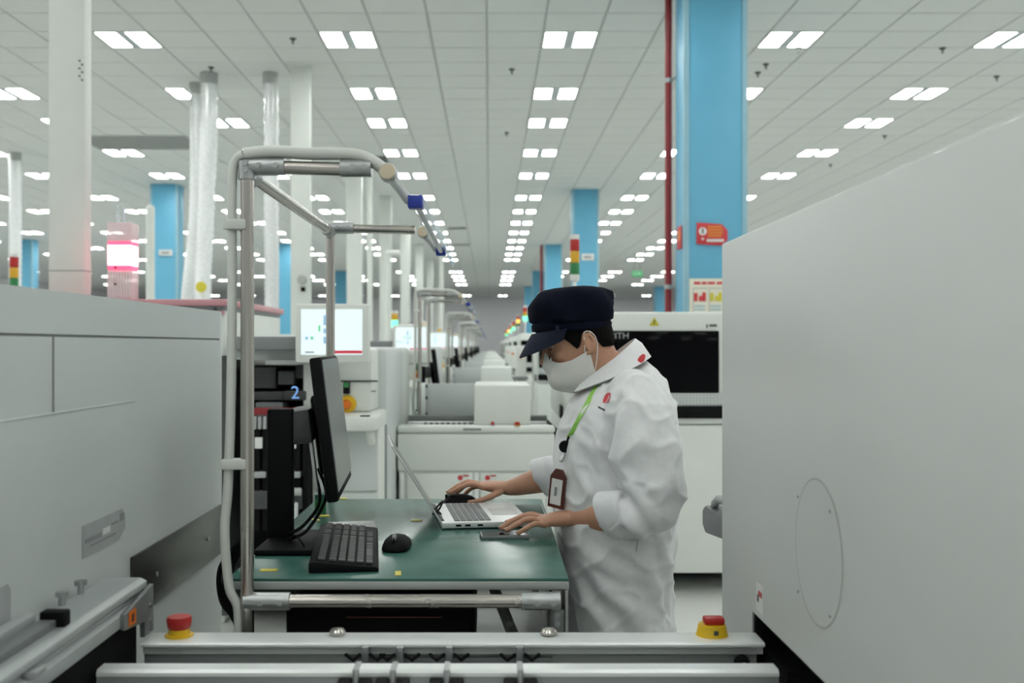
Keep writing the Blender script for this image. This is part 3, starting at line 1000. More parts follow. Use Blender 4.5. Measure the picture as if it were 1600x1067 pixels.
for dx in (-.008, .022):
    MB().cyl((p.x + dx, 5.54, zt - .002), (p.x + dx, 5.54, zt + .095), .008, 8).build('air_tube', 'clear_plastic', t)
p = at(235, 400, 13.5)
t = thing('white_pipe', 'slim white pipe standing left of the tagged blue column', 'pipe', (p.x, 13.5, 1.0))
MB().cyl((p.x, 13.5, 0.0), (p.x, 13.5, at(0, 325, 13.5).z), .055, 14).build('pipe', 'white_paint', t)
MB().ell((p.x, 13.5, at(0, 325, 13.5).z), (.055, .055, .04)).build('cap', 'white_paint', t)

# ------------------------------------------------------------------ near left machine
XL = -.75
t = thing('left_machine', 'big grey-white machine side filling the lower left', 'machine', (-1.3, 1.8, 0))
prof = [(XL, .45), (XL, 2.86), (XL - .012, 2.93), (XL - .045, 3.0), (XL - .1, 3.04), (-2.3, 3.04), (-2.3, .45)]
mb = MB()
for z0, z1 in ((.0, 1.485), (1.490, 1.565)):
    mb.prism(prof, 'z', z0, z1)
MB_ = mb
mb.build('body', 'cool_paint', t, ang=50)
inset = [(x + (-.004 if k < 5 else 0), y - (0 if k < 2 else .004)) for k, (x, y) in enumerate(prof)]
MB().prism(inset, 'z', 1.47, 1.51).build('groove', 'mid_grey', t)
MB().box(XL - .001, XL + .0015, .46, 2.18, 1.352, 1.3555, .0005).build('panel_edge', 'cool_paint', t)
MB().box(XL - .002, XL + .0012, 1.767, 1.773, 1.356, 1.485).build('panel_gap', 'mid_grey', t, smooth=False)
MB().prism([(2.15, 1.028), (2.90, 1.028), (2.90, .894), (2.15, .894)], 'x', XL - .001, XL + .006, .001).build('steel_strip', 'steel_sheet', t)
for y in (2.3, 2.72):
    MB().cyl((XL + .005, y, .96), (XL + .009, y, .96), .006, 10).build('strip_screw', 'joint_metal', t)
lp = MB().prism([(1.895, 1.138), (2.10, 1.138), (2.115, 1.125), (2.115, 1.095), (2.08, 1.078), (1.895, 1.078)], 'x', XL, XL + .002).build('label_plate', 'label_grey', t, smooth=False)
MB().box(XL + .0021, XL + .003, 1.905, 1.985, 1.103, 1.111).box(XL + .0021, XL + .003, 1.93, 2.06, 1.093, 1.097).box(XL + .0021, XL + .003, 2.04, 2.075, 1.115, 1.119).box(XL + .0021, XL + .003, 2.085, 2.105, 1.115, 1.13).build('label_print', 'ink_grey', lp, smooth=False)
MB().box(XL + .0021, XL + .003, 1.992, 2.03, 1.104, 1.116).build('label_patch', 'label_white', lp, smooth=False)
MB().prism([(1.50, 1.10), (1.60, 1.10), (1.61, 1.09), (1.61, 1.03), (1.50, 1.03)], 'x', XL, XL + .002).build('sticker', 'label_grey', t, smooth=False)
# aluminium rail on its side
t = thing('side_rail', 'aluminium side rail with clamp screws along the left machine', 'rail', (-.69, 1.5, .9))
pr = [(-.745, 1.022), (-.725, 1.032), (-.66, 1.032), (-.648, 1.026), (-.648, 1.014), (-.66, 1.011), (-.66, 1.002), (-.645, .998), (-.645, .975), (-.745, .975)]
MB().prism(pr, 'y', .55, 1.95, .002).build('rail_body', 'rail_grey', t)
MB().box(-.735, -.712, .6, 1.62, 1.0315, 1.05, .003).build('upper_bar', 'rail_grey', t)
MB().box(-.70, -.672, 1.35, 1.60, 1.0315, 1.045, .003).build('upper_bar', 'aluminium_dull', t)
for y in (1.30, 1.42, 1.74, 1.82):
    s_ = MB().lathe([(.001, 0), (.006, 0), (.006, .014), (.001, .014)], (-.722, y, 1.032 if y > 1.62 else 1.05), n=12).build('screw_shank', 'joint_metal', t)
    MB().lathe([(.001, 0), (.011, .001), (.011, .009), (.001, .010)], (-.722, y, (1.032 if y > 1.62 else 1.05) + .014), n=12).build('screw_head', 'joint_metal', s_)
MB().box(-.70, -.66, 1.60, 1.625, 1.0315, 1.056, .003).build('stop_block', 'black_plastic', t)
MB().box(-.66, -.640, 1.45, 1.49, 1.000, 1.010, .002).build('clip', 'label_grey', t)
bp_ = MB().prism([(1.80, 1.0), (1.95, 1.02), (1.95, .932), (1.90, .932), (1.90, .962), (1.80, .972)], 'x', -.645, -.636, .001).build('end_bracket', 'aluminium_dull', t)
for z in (.985, .955, .942):
    MB().cyl((-.6365, 1.93, z), (-.632, 1.93, z), .005, 8).build('bolt', 'joint_metal', bp_)
MB().box(-.6358, -.6345, 1.815, 1.85, .974, 1.0).build('caution_sticker', 'orange_plastic', bp_, smooth=False)
MB().box(-.6344, -.6335, 1.827, 1.838, .98, .994).build('caution_mark', 'badge_brown', bp_, smooth=False)
MB().box(-.735, -.665, .6, 1.94, .70, .975).build('rail_support', 'black_matte', t, smooth=False)
MB().box(-.73, -.67, .6, .70, 0, .70).box(-.73, -.67, 1.84, 1.94, 0, .70).build('leg', 'black_matte', t, smooth=False)

# ------------------------------------------------------------------ near right machine
XR = .5
t = thing('right_machine', 'big white machine side filling the right of the picture', 'machine', (1.1, 1.4, 0))
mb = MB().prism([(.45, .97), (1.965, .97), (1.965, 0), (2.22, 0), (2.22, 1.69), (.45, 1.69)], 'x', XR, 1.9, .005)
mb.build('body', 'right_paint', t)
MB().box(XR + .10, 1.88, .46, 1.964, .05, .969).build('dark_interior', 'black_matte', t, smooth=False)
MB().box(XR + .004, 1.88, 1.952, 1.964, .05, .969).build('inner_wall', 'black_matte', t, smooth=False)
MB().box(XR + .02, XR + .1, 1.80, 1.95, .85, .90).build('inner_bracket', 'black_plastic', t, smooth=False)
rg = MB()
ring_out, ring_in = [], []
n = 48
for k in range(n):
    a = 2 * PI * k / n
    ring_out.append(((1.57 + math.cos(a) * .112), 1.155 + math.sin(a) * .112))
    ring_in.append(((1.57 + math.cos(a) * .1105), 1.155 + math.sin(a) * .1105))
for k in range(n):
    q = [ring_out[k], ring_out[(k + 1) % n], ring_in[(k + 1) % n], ring_in[k]]
    vv = [rg.bm.verts.new((XR - .0006, y, z)) for y, z in q]
    rg.bm.faces.new(vv)
cv = MB().lathe([(.001, -.0004), (.1105, -.0004), (.1105, .001), (.001, .001)], (XR, 1.57, 1.155), 'x', 48).build('round_cover', 'right_paint', t)
rg.build('cover_gap', 'ink_grey', cv, smooth=False)
for px, py in ((1248, 776), (1298, 799), (1248, 924), (1298, 963)):
    d = XR * 1610 / (px - 765)
    p = at(px, py, d)
    MB().lathe([(.001, -.0015), (.0022, -.0015), (.0022, 0), (.001, 0)], (XR - .0006, d, p.z), 'x', 10).build('screw', 'ink_grey', cv)
d = XR * 1610 / (1187 - 765)
p = at(1187, 938, d)
st = MB().box(XR - .001, XR, d - .025, d + .022, p.z - .022, p.z + .03).build('sticker', 'label_white', t, smooth=False)
MB().box(XR - .0018, XR - .001, d - .02, d + .004, p.z + .008, p.z + .018).build('sticker_red', 'red_plastic', st, smooth=False)
MB().box(XR - .0018, XR - .001, d + .003, d + .012, p.z - .004, p.z + .009).build('sticker_black', 'ink', st, smooth=False)
hd = MB().prism([(2.225, 1.088), (2.47, 1.088), (2.50, 1.075), (2.50, 1.035), (2.47, 1.02), (2.225, 1.045)], 'x', .515, .75, .008).build('rear_handle', 'mid_grey', t)
MB().limb([(.53, 2.25, 1.125), (.525, 2.36, 1.118), (.53, 2.42, 1.10), (.535, 2.45, 1.082)], [.010] * 4, n=10).build('handle_loop', 'grey_paint', hd)

# ------------------------------------------------------------------ near conveyor that links the two machines
t = thing('near_conveyor', 'aluminium conveyor rails crossing the bottom of the picture', 'conveyor', (-.08, 1.85, 0))
CT = .93
pr = [(1.87, CT - .003), (1.873, CT), (1.94, CT), (1.95, CT - .006), (1.95, .906), (1.885, .906), (1.885, .921), (1.87, .923)]
MB().prism(pr, 'x', -.634, .50).build('back_rail', 'aluminium', t)
MB().box(-.634, .49, 1.892, 1.945, .80, .906).build('rail_web', 'rail_side_shade', t, smooth=False)
pf = [(1.715, CT - .005), (1.72, CT), (1.752, CT), (1.755, CT - .004), (1.755, .919), (1.715, .919)]
MB().prism(pf, 'x', -.655, .482).build('front_rail', 'aluminium', t)
MB().box(-.655, .482, 1.7165, 1.7545, .80, .919).build('front_rail_side', 'rail_side_shade', t, smooth=False)
MB().box(-.26, .115, 1.880, 1.8915, .862, .90, .002).build('wear_strip', 'aluminium_dull', t)
for px in (528, 857):
    p = at(px, 985, 1.93)
    MB().lathe([(.001, 0), (.012, 0), (.0155, .002), (.0155, .007), (.012, .011), (.005, .012), (.001, .0115)], (p.x, 1.925, CT)).build('knob', 'steel', t)
for px in (571, 625, 702, 812):
    x = (px - 765) * 1.865 / 1610
    c_ = MB().box(x - .006, x + .006, 1.858, 1.8845, .895, .926, .001).build('guide_clip', 'joint_metal', t)
    for s in (-1, 1):
        MB().limb([(x + s * .010, 1.860, .912), (x + s * .022, 1.860, .902), (x + s * .034, 1.860, .912)], [.0035] * 3, n=8).build('spring', 'black_plastic', c_)
for px in (556, 614, 698, 813):
    x = (px - 765) * 1.715 / 1610
    c_ = MB().box(x - .005, x + .005, 1.711, 1.760, .875, .9315, .001).build('guide_clip', 'joint_metal', t)
    MB().box(x - .028, x - .006, 1.685, 1.7148, .885, .918, .003).box(x + .006, x + .028, 1.685, 1.7148, .885, .918, .003).build('roller_block', 'black_plastic', c_)
    MB().cyl((x - .018, 1.681, .908), (x - .018, 1.6853, .908), .006, 10).cyl((x + .018, 1.681, .908), (x + .018, 1.6853, .908), .006, 10).build('roller_bolt', 'label_grey', c_)
for x, y in ((.458, 1.865), (.468, 1.70)):
    MB().lathe([(.001, -.01), (.010, -.01), (.014, 0), (.014, .01), (.001, .01)], (x, y, .895), 'y', 14).build('end_bolt', 'black_plastic', t)
    MB().lathe([(.001, -.006), (.005, -.006), (.005, 0), (.001, 0)], (x, y - .011, .895), 'y', 10).build('end_bolt_tip', 'joint_metal', t)
MB().box(-.655, -.62, 1.70, 1.95, .60, .80).build('dark_end', 'black_matte', t, smooth=False)
MB().box(-.60, -.575, 1.72, 1.935, .77, .81).box(.40, .425, 1.72, 1.935, .77, .81).build('cross_tie', 'aluminium_dull', t, smooth=False)
for x in (-.58, .40):
    for y in (1.735, 1.92):
        MB().box(x - .018, x + .018, y - .015, y + .015, 0, .80, .003).build('leg', 'aluminium_dull', t)
p = at(283, 985, 1.93)
eb = MB().lathe([(.001, 0), (.026, 0), (.026, .003), (.0195, .004), (.0195, .014), (.001, .014)], (p.x, 1.918, CT)).build('emergency_stop', 'yellow_plastic', t)
MB().lathe([(.001, 0), (.0185, .0), (.0215, .004), (.023, .018), (.021, .023), (.001, .0235)], (p.x, 1.918, CT + .0135)).build('stop_button', 'red_plastic', eb)
p = at(1108, 985, 1.95)
eb = MB().lathe([(.001, 0), (.030, 0), (.028, .006), (.0255, .020), (.001, .021)], (p.x, 1.925, CT), n=24).build('rotary_switch', 'yellow_plastic', t)
MB().box(p.x - .016, p.x + .022, 1.912, 1.938, CT + .0205, CT + .034, .004).build('switch_grip', 'red_plastic', eb)
MB().box(p.x - .002, p.x + .006, 1.8965, 1.8995, CT + .006, CT + .014).build('switch_mark', 'ink', eb, smooth=False)

# ------------------------------------------------------------------ workbench with its pipe frame
t = thing('workbench', 'green-topped workbench with steel pipe frame where the worker stands', 'workbench', (-.18, 2.6, 0), 'pipe-frame workbenches')
WB = t
TZ = 1.0
BX0, BX1, BY0, BY1 = -.53, .16, 2.08, 3.16
MB().box(BX0, BX1, BY0, BY1, TZ - .006, TZ, .001).build('green_mat', 'green_mat', t)
MB().box(BX0, BX1, BY0 - .004, BY1 + .004, TZ - .022, TZ - .0062, .002).build('tabletop', 'mat_edge', t)
PX, PF, PB = -.482, 2.05, 3.12
R_ = .0135
ZF = 1.826


def pipe(a, b, nm='pipe'):
    return MB().cyl(a, b, R_, 16).build(nm, 'steel', t)


def joint(p, ax, ln=.045, r=.0178):
    d = Vector({'x': (1, 0, 0), 'y': (0, 1, 0), 'z': (0, 0, 1)}[ax])
    p = Vector(p)
    o = MB().cyl(p - d * .006, p + d * ln, r, 16).build('joint', 'joint_metal', t)
    w = d.orthogonal().normalized()
    for s in (.35, .8):
        q = p + d * ln * s
        MB().cyl(q - Vector((0, r + .004, 0)) if ax != 'y' else q - Vector((0, 0, r + .004)), q, .006, 8).build('joint_bolt', 'label_grey', o)
    return o


pipe((PX, PF, 0), (PX, PF, ZF), 'front_upright')
pipe((PX, PB, 0), (PX, PB, ZF), 'rear_upright')
pipe((PX, PF, ZF), (-.235, PF, ZF - .006), 'front_arm')
pipe((PX, PB, ZF), (-.225, PB, ZF - .006), 'rear_arm')
pipe((PX, PF, ZF - .012), (PX, PB, ZF - .012), 'side_bar')
pipe((.135, PF + .03, 0), (.135, PF + .03, TZ - .022), 'leg')
pipe((.135, PB, 0), (.135, PB, TZ - .022), 'leg')
pipe((PX, PF, .962), (.14, PF, .962), 'front_bar')
pipe((PX, PB, .962), (.14, PB, .962), 'rear_bar')
pipe((PX, PF, .69), (.14, PF, .69), 'low_bar')
pipe((PX, PB, .69), (.14, PB, .69), 'low_bar')
for p, ax, ln in [((PX, PF, ZF), 'x', .075), ((PX, PF, ZF - .02), 'z', .03), ((-.29, PF, ZF - .003), 'x', .055), ((PX, PB, ZF), 'x', .07), ((PX, PF, .962), 'x', .085), ((.07, PF, .962), 'x', .07),
                  ((PX, PB, .962), 'x', .07), ((.135, PF + .03, .90), 'z', .04), ((PX, PF + .01, ZF - .012), 'y', .05), ((PX, PB - .05, ZF - .012), 'y', .05)]:
    joint(p, ax, ln)
MB().box(PX - .01, .15, PF + .005, PB, .672, .684, .002).build('lower_shelf', 'grey_paint', t)
MB().box(.152, .158, BY0 - .01, BY1, .30, TZ - .023).build('side_panel', 'grey_paint', t, smooth=False)
MB().lathe([(.001, 0), (.022, 0), (.024, .01), (.012, .02), (.001, .022)], (.12, PF, .0)).build('foot', 'dark_grey', t)
# white cable conduit along the upright and the arm
MB().tube([(PX - .005, PF - .005, ZF + .024), (PX + .05, PF, ZF + .030), (-.36, PF, ZF + .026), (-.27, PF, ZF + .024), (-.225, PF, ZF + .006), (-.20, PF, ZF - .02)], .0125, 12).build('conduit', 'conduit', t)
MB().tube([(PX - .005, PF - .005, ZF + .024), (PX - .022, PF, ZF + .012), (PX - .030, PF, ZF - .03), (PX - .030, PF, 1.6), (PX - .032, PF, 1.4), (PX - .038, PF, 1.2), (PX - .045, PF, 1.1), (PX - .036, PF, .99), (PX - .018, PF - .0, .94), (PX - .02, PF, .80)], .0095, 12).build('conduit', 'conduit', t)
for z in (1.70, 1.225):
    MB().box(PX - .045 if z > 1.3 else PX - .05, PX + .0, PF - .018, PF + .018, z, z + .02, .003).build('conduit_clip', 'conduit', t)
# lamp at the end of the arms
for y in (PF, PB):
    kn = MB().lathe([(.001, -.02), (.016, -.02), (.018, -.012), (.018, .012), (.001, .014)], (-.201, y - .005, ZF - .014), 'y').build('pivot', 'joint_metal', t)
    MB().lathe([(.001, -.006), (.015, -.005), (.016, 0), (.001, 0)], (-.201, y - .0255, ZF - .014), 'y').build('pivot_cap', 'beige_cap', kn)
    MB().limb([(-.199, y, ZF - .018), (-.176, y, ZF - .046), (-.163, y, ZF - .066)], [.011, .010, .009], n=10).build('bracket', 'joint_metal', t)
    MB().box(-.162, -.132, y - .018, y + .016, ZF - .084, ZF - .058, .003).build('lamp_end_cap', 'blue_plastic', t)
MB().prism([(-.162, ZF - .060), (-.132, ZF - .059), (-.106, ZF - .104), (-.110, ZF - .121), (-.115, ZF - .114), (-.136, ZF - .066), (-.162, ZF - .064)], 'y', PF + .017, PB - .015).build('lamp_cover', 'clear_plastic', t)
MB().cyl((-.147, PF + .017, ZF - .072), (-.147, PB - .015, ZF - .072), .006, 12).build('lamp_tube', 'label_white', t)
# hose under the bench
MB().tube([(-.02, 2.6, .93), (.03, 2.35, .87), (.06, 2.2, .835), (.10, 2.12, .83)], .013, 10).build('hose', 'conduit', t)

bench_things = []
t = thing('monitor', 'black flat monitor turned edge-on at the left of the bench', 'monitor', (-.49, 2.45, TZ), 'bench monitors')
MN = t
mw = .235
R2 = Matrix.Translation((-.388, 2.63, 1.275)) @ Matrix.Rotation(math.radians(4), 4, 'Z') @ Matrix.Rotation(math.radians(-7), 4, 'Y')


def xf(mb, M):
    bmesh.ops.transform(mb.bm, matrix=M, verts=mb.bm.verts[:])
    return mb


cs = xf(MB().box(-.028, .0, -mw, mw, -.17, .17, .006), R2).build('case', 'black_plastic', t)
xf(MB().box(.0, .0025, -mw + .006, mw - .006, -.148, .163), R2).build('screen', 'screen_dull', cs, smooth=False)
xf(MB().box(-.052, -.026, -.10, .10, -.12, .08, .012), R2).build('rear_housing', 'black_plastic', t)
xf(MB().box(-.110, -.05, -.17, .05, -.03, .05, .006), R2).build('mount', 'dark_grey', t)
for z in (-.02, -.045):
    xf(MB().cyl((-.04, -.1012, z), (-.04, -.099, z), .004, 8), R2).build('port', 'black_matte', t)
MB().box(-.528, -.468, 2.44, 2.475, TZ + .012, 1.32, .006).build('stand_column', 'black_plastic', t)
MB().box(-.528, -.372, 2.30, 2.56, TZ + .0005, TZ + .014, .005).build('stand_base', 'black_plastic', t)
MB().tube([(-.44, 2.58, 1.16), (-.415, 2.52, 1.09), (-.44, 2.44, 1.045), (-.47, 2.41, 1.03)], .004, 8).build('cable', 'black_matte', t)
MB().tube([(-.43, 2.59, 1.16), (-.40, 2.52, 1.10), (-.43, 2.43, 1.035), (-.468, 2.40, 1.02)], .004, 8).build('cable', 'black_matte', t)
MB().tube([(-.46, 2.38, 1.02), (-.445, 2.36, 1.035), (-.425, 2.32, 1.03), (-.415, 2.31, 1.018)], .0025, 8).build('cable', 'black_matte', t)
xf(MB().box(-.060, -.0525, -.16, -.13, -.15, -.03, .002), R2).build('white_tab', 'label_white', t)

# copies of bench and monitor in the aisles behind
for k in range(1, 8):
    copy_tree(WB, dloc=(0, PITCH * k - .05, 0), label='pipe-frame workbench in the aisle, %s behind the one where the worker stands' % ORD[k - 1])
    copy_tree(MN, dloc=(.0, PITCH * k - .05, 0), label='black monitor on the %s workbench behind the worker\'s bench' % ORD[k - 1])

# --- things on the near bench
# keyboard
kb = thing('keyboard', 'black computer keyboard lying on the green mat', 'keyboard', (-.328, 2.365, TZ), local=True, rot=(0, 0, math.radians(96.4)))
L, Wd = .235, .072
MB().prism([(-Wd, .001), (Wd, .001), (Wd, .021), (Wd - .012, .024), (-Wd + .006, .011), (-Wd, .008)], 'x', -L, L, .002).build('case', 'black_plastic', kb)
rows = [(-.052, 16), (-.033, 16), (-.014, 16), (.005, 16), (.024, 16), (.047, 16)]


def keymesh(w):
    m = MB().box(-w / 2, w / 2, -.0075, .0075, 0, .006, .0015, 1).mesh('key')
    m.materials.append(MATS['key_plastic'])
    return m


KM = {w: keymesh(w) for w in (.0165, .085, .026)}
for ri, (y, n) in enumerate(rows):
    x = -L + .012
    zz = .0105 + (y + Wd) * (.013 / .13)
    cells_ = []
    if ri == 0:
        cells_ = [.026, .0165, .0165, .085, .0165, .0165, .026, 0, .0165, .0165, .0165, 0, .0165, .0165, .0165]
    else:
        cells_ = [.026] + [.0165] * 12 + [.026, 0, .0165, .0165, .0165, 0, .0165, .0165, .0165, .0165]
    for w in cells_:
        if w == 0:
            x += .008
            continue
        if x + w > L - .006:
            break
        o = bpy.data.objects.new('key', KM[w])
        o.location = (x + w / 2, y, zz)
        o.rotation_euler = (math.radians(5), 0, 0)
        o.parent = kb
        col.objects.link(o)
        x += w + .0028


def mouse_shape(mb, n=10):
    rings = []
    prof = [(-.052, .012, .004), (-.050, .022, .014), (-.038, .029, .026), (-.015, .031, .034), (.01, .030, .034), (.032, .029, .028), (.046, .026, .018), (.051, .018, .010)]
    for x, hw, h in prof:
        ring = []
        for k in range(16):
            a = 2 * PI * k / 16
            ca, sa = math.cos(a), math.sin(a)
            y = hw * math.copysign(abs(ca) ** .7, ca)
            z = max(0.001, .004 + (h - .004) * sa) if sa > 0 else .001 + .003 * (1 + sa)
            ring.append((x, y, z))
        rings.append(ring)
    return mb.loft(rings)


def mouse(label, loc, rz):
    t = thing('computer_mouse', label, 'mouse', loc, 'computer mice', local=True, rot=(0, 0, rz))
    mouse_shape(MB()).build('shell', 'black_plastic', t, ang=60)
    MB().cyl((-.030, -.004, .030), (-.030, .004, .030), .009, 12).build('wheel', 'mid_grey', t)
    MB().box(-.046, -.012, -.0006, .0006, .018, .0325).build('button_gap', 'black_matte', t, smooth=False)
    return t


mouse('black mouse lying beside the keyboard', (-.214, 2.385, TZ), math.radians(84))
mouse('black mouse under the worker\'s right hand', (-.085, 3.035, TZ), math.radians(0))

# laptop
lap = thing('laptop', 'open silver laptop with grey keys in front of the worker', 'laptop', (-.122, 2.627, TZ), local=True, rot=(0, 0, math.radians(7.5)))
LW, LD = .325, .232
bs = MB().box(0, LD, 0, LW, .003, .018, .003).build('base', 'laptop_silver', lap)
MB().box(.006, LD - .006, .004, LW - .004, .0, .003).build('underside', 'black_plastic', lap, smooth=False)
MB().box(.035, .130, .022, LW - .022, .0181, .0186).build('key_bed', 'grey_paint', lap, smooth=False)
lk = MB().box(-.0068, .0068, -.0082, .0082, 0, .0018, .0008, 1).mesh('laptop_key')
lk.materials.append(MATS['laptop_key'])
for r in range(6):
    for c_ in range(14):
        if r == 5 and 4 <= c_ <= 8:
            if c_ == 4:
                MB().box(.1166, .1300, .024 + 4 * .0203, .024 + 9 * .0203 - .002, .0186, .0204, .0008, 1).build('space_bar', 'laptop_key', lap)
            continue
        o = bpy.data.objects.new('laptop_key', lk)
        o.location = (.0425 + r * .0162, .0315 + c_ * .0203, .0186)
        o.parent = lap
        col.objects.link(o)
MB().box(.145, .218, .105, .215, .0181, .0186).build('touchpad', 'silver', lap, smooth=False)
MB().cyl((.004, .03, .016), (.004, LW - .03, .016), .006, 12).build('hinge', 'dark_grey', lap)
th = math.radians(-32.5)
ML = Matrix.Translation((.002, 0, .018)) @ Matrix.Rotation(th, 4, 'Y')
lid = xf(MB().box(-.005, .0, 0, LW, 0, .236, .002), ML).build('lid', 'laptop_silver', lap)
xf(MB().box(.0002, .001, .006, LW - .006, .008, .230), ML).build('display', 'black_glass', lid, smooth=False)
for y in (.02, .05, .09):
    MB().box(.02 + y * .8, .034 + y * .8, -.0006, .0001, .008, .013).build('side_port', 'black_plastic', bs, smooth=False)

# the phone, green sheet, papers, tape
o = thing('phone', 'dark slim phone under the worker\'s left hand', 'phone', (.035, 2.535, TZ), local=True, rot=(0, 0, math.radians(4)))
MB().box(-.058, .06, -.034, .034, .0, .009, .003).build('case', 'mid_grey', o)
MB().box(-.054, .056, -.031, .031, .0089, .0095).build('screen', 'black_glass', o, smooth=False)
o = thing('dark_green_sheet', 'dark green sheet with white edge beside the laptop', 'booklet', (.105, 2.93, TZ), local=True)
MB().box(-.035, .048, -.10, .085, 0, .004).build('under_sheet', 'paper', o, smooth=False)
MB().box(-.035, .046, -.10, .075, .004, .006).build('cover', 'dark_green_sheet', o, smooth=False)  # dark green layer over the white one, whose far edge stays visible
o = thing('paper_sheet', 'white paper lying behind the keyboard', 'paper', (-.36, 2.70, TZ), local=True, rot=(0, 0, .2))
MB().box(-.06, .06, -.09, .05, .0006, .0016).build('sheet', 'paper', o, smooth=False)
MB().box(-.05, .05, .0, .045, .0016, .0022).build('upper_sheet', 'label_white', o, smooth=False)
o = thing('tape_roll', 'small green canister standing at the back of the bench', 'canister', (at(505, 790, 2.95).x, 2.90, TZ), local=True)
MB().lathe([(.001, 0), (.017, 0), (.017, .040), (.001, .040)]).build('body', 'green_plastic', o)
MB().lathe([(.001, .0402), (.0175, .0402), (.0175, .052), (.010, .056), (.001, .056)]).build('lid', 'green_mat', o)
for k, (px, py, w, l, rz, lab) in enumerate([(505, 806, .035, .014, .2, 'yellow tape strip by the green canister'), (493, 812, .018, .018, .4, 'yellow tape strip left of the canister foot'),
                                             (420, 891, .036, .011, .0, 'yellow tape strip at the front left corner of the bench'), (622, 896, .012, .02, .1, 'yellow tape strip right of the keyboard'),
                                             (534, 779, .03, .012, 0, 'yellow tape strip at the rear edge of the bench'), (651, 813, .03, .012, .15, 'pale yellow tape strip left of the laptop')]):
    d = (EYE - TZ) * 1610 / (py - 540)
    p = at(px, py, d)
    o = MB().box(-w / 2, w / 2, -l, l, .0003, .0012).build('tape_mark', 'yellow_tape', smooth=False)
    o.location = (p.x, d, TZ)
    o.rotation_euler = (0, 0, rz)
    tag(o, lab, 'tape', 'tape marks on the bench')

# black controller on the lower shelf
o = thing('controller_box', 'black equipment box on the shelf under the bench', 'box', (-.23, 2.5, .684))
MB().box(-.43, -.035, 2.16, 2.95, .684, .93, .02).build('case', 'black_matte', o)
for k in range(5):
    MB().ell((-.425 + .012 * math.sin(k * 2.1), 2.2 + k * .05, .70 + .05 * k), (.022, .03, .03)).build('cable_bundle', 'black_matte', o)
MB().box(-.30, -.10, 2.156, 2.161, .90, .903).build('seam', 'badge_brown', o, smooth=False)
o = thing('cable_hank', 'black cables hanging behind the upright at left', 'cable', (-.55, 2.2, .72))
for k in range(3):
    MB().tube([(-.51 - .006 * k, 2.16, 1.06), (-.545 - .012 * k, 2.18, 1.0), (-.55 - .01 * k, 2.19, .93), (-.525 - .004 * k, 2.18, .87), (-.515, 2.17, .70), (-.515 - .01 * k, 2.17, 0.01)], .006, 8).build('strand', 'black_matte', o)

o = thing('coiled_cable', 'small black coiled cable at the laptop hinge', 'cable', (-.135, 2.80, TZ))
MB().tube([(-.150, 2.74, 1.022), (-.136, 2.77, 1.03), (-.128, 2.80, 1.045), (-.134, 2.83, 1.038), (-.146, 2.81, 1.026), (-.138, 2.77, 1.024), (-.130, 2.74, 1.0225)], .0028, 8).build('coil', 'black_matte', o)

# ------------------------------------------------------------------ the worker
person = thing('person', 'worker in white coat, navy cap and white mask typing at the bench', 'person', (.335, 2.68, 0))
YC = 2.68


def sring(cx, cy, z, a, b, n=40, p=2.3, tilt=0.0):
    out = []
    for k in range(n):
        t_ = 2 * PI * k / n
        c, s = math.cos(t_), math.sin(t_)
        x = cx + a * math.copysign(abs(c) ** (2 / p), c)
        y = cy + b * math.copysign(abs(s) ** (2 / p), s)
        out.append(Vector((x, y, z + tilt * (x - cx))))
    return out


# --- head: measured in its own frame (origin at the ear, face to -x), then bent forward
EAR = Vector((.247, YC, 1.468))
TH = math.radians(17)
HM = Matrix.Translation(EAR) @ Matrix.Rotation(-TH, 4, 'Y')
HEAD = [(-.102, .060, -.010, .026), (-.094, .080, .000, .036), (-.083, .092, .015, .046), (-.066, .095, .035, .055), (-.046, .094, .050, .061), (-.025, .093, .064, .066), (-.005, .092, .072, .070),
        (.02, .093, .074, .072), (.04, .098, .074, .073), (.065, .099, .073, .072), (.09, .084, .068, .067), (.112, .062, .058, .052), (.126, .030, .030, .030)]


def headpt(z, phi, off=0.0):
    """surface point at height z and angle phi from the face (0) to the back (pi)"""
    zz = min(max(z, HEAD[0][0]), HEAD[-1][0])
    for i in range(len(HEAD) - 1):
        if HEAD[i][0] <= zz <= HEAD[i + 1][0]:
            break
    u = (zz - HEAD[i][0]) / (HEAD[i + 1][0] - HEAD[i][0])
    f, bk, w = [HEAD[i][k] * (1 - u) + HEAD[i + 1][k] * u for k in (1, 2, 3)]
    c, s = math.cos(phi), math.sin(phi)
    p = 2.25
    r = 1 / (abs(c) ** p / (1 if True else 1) + abs(s) ** p) ** (1 / p)
    a = f if c > 0 else bk
    v = Vector((-c * r * a, s * r * w, z))
    n = Vector((-c / max(a, .01), s / w, 0)).normalized()
    return v + n * off


def hp(z, phi, off=0.0):
    return HM @ headpt(z, phi, off)


def hl(x, y, z):
    return HM @ Vector((x, y, z))


skin = MB()
skin.loft([[hp(z, 2 * PI * k / 36) for k in range(36)] for z, *_ in HEAD])
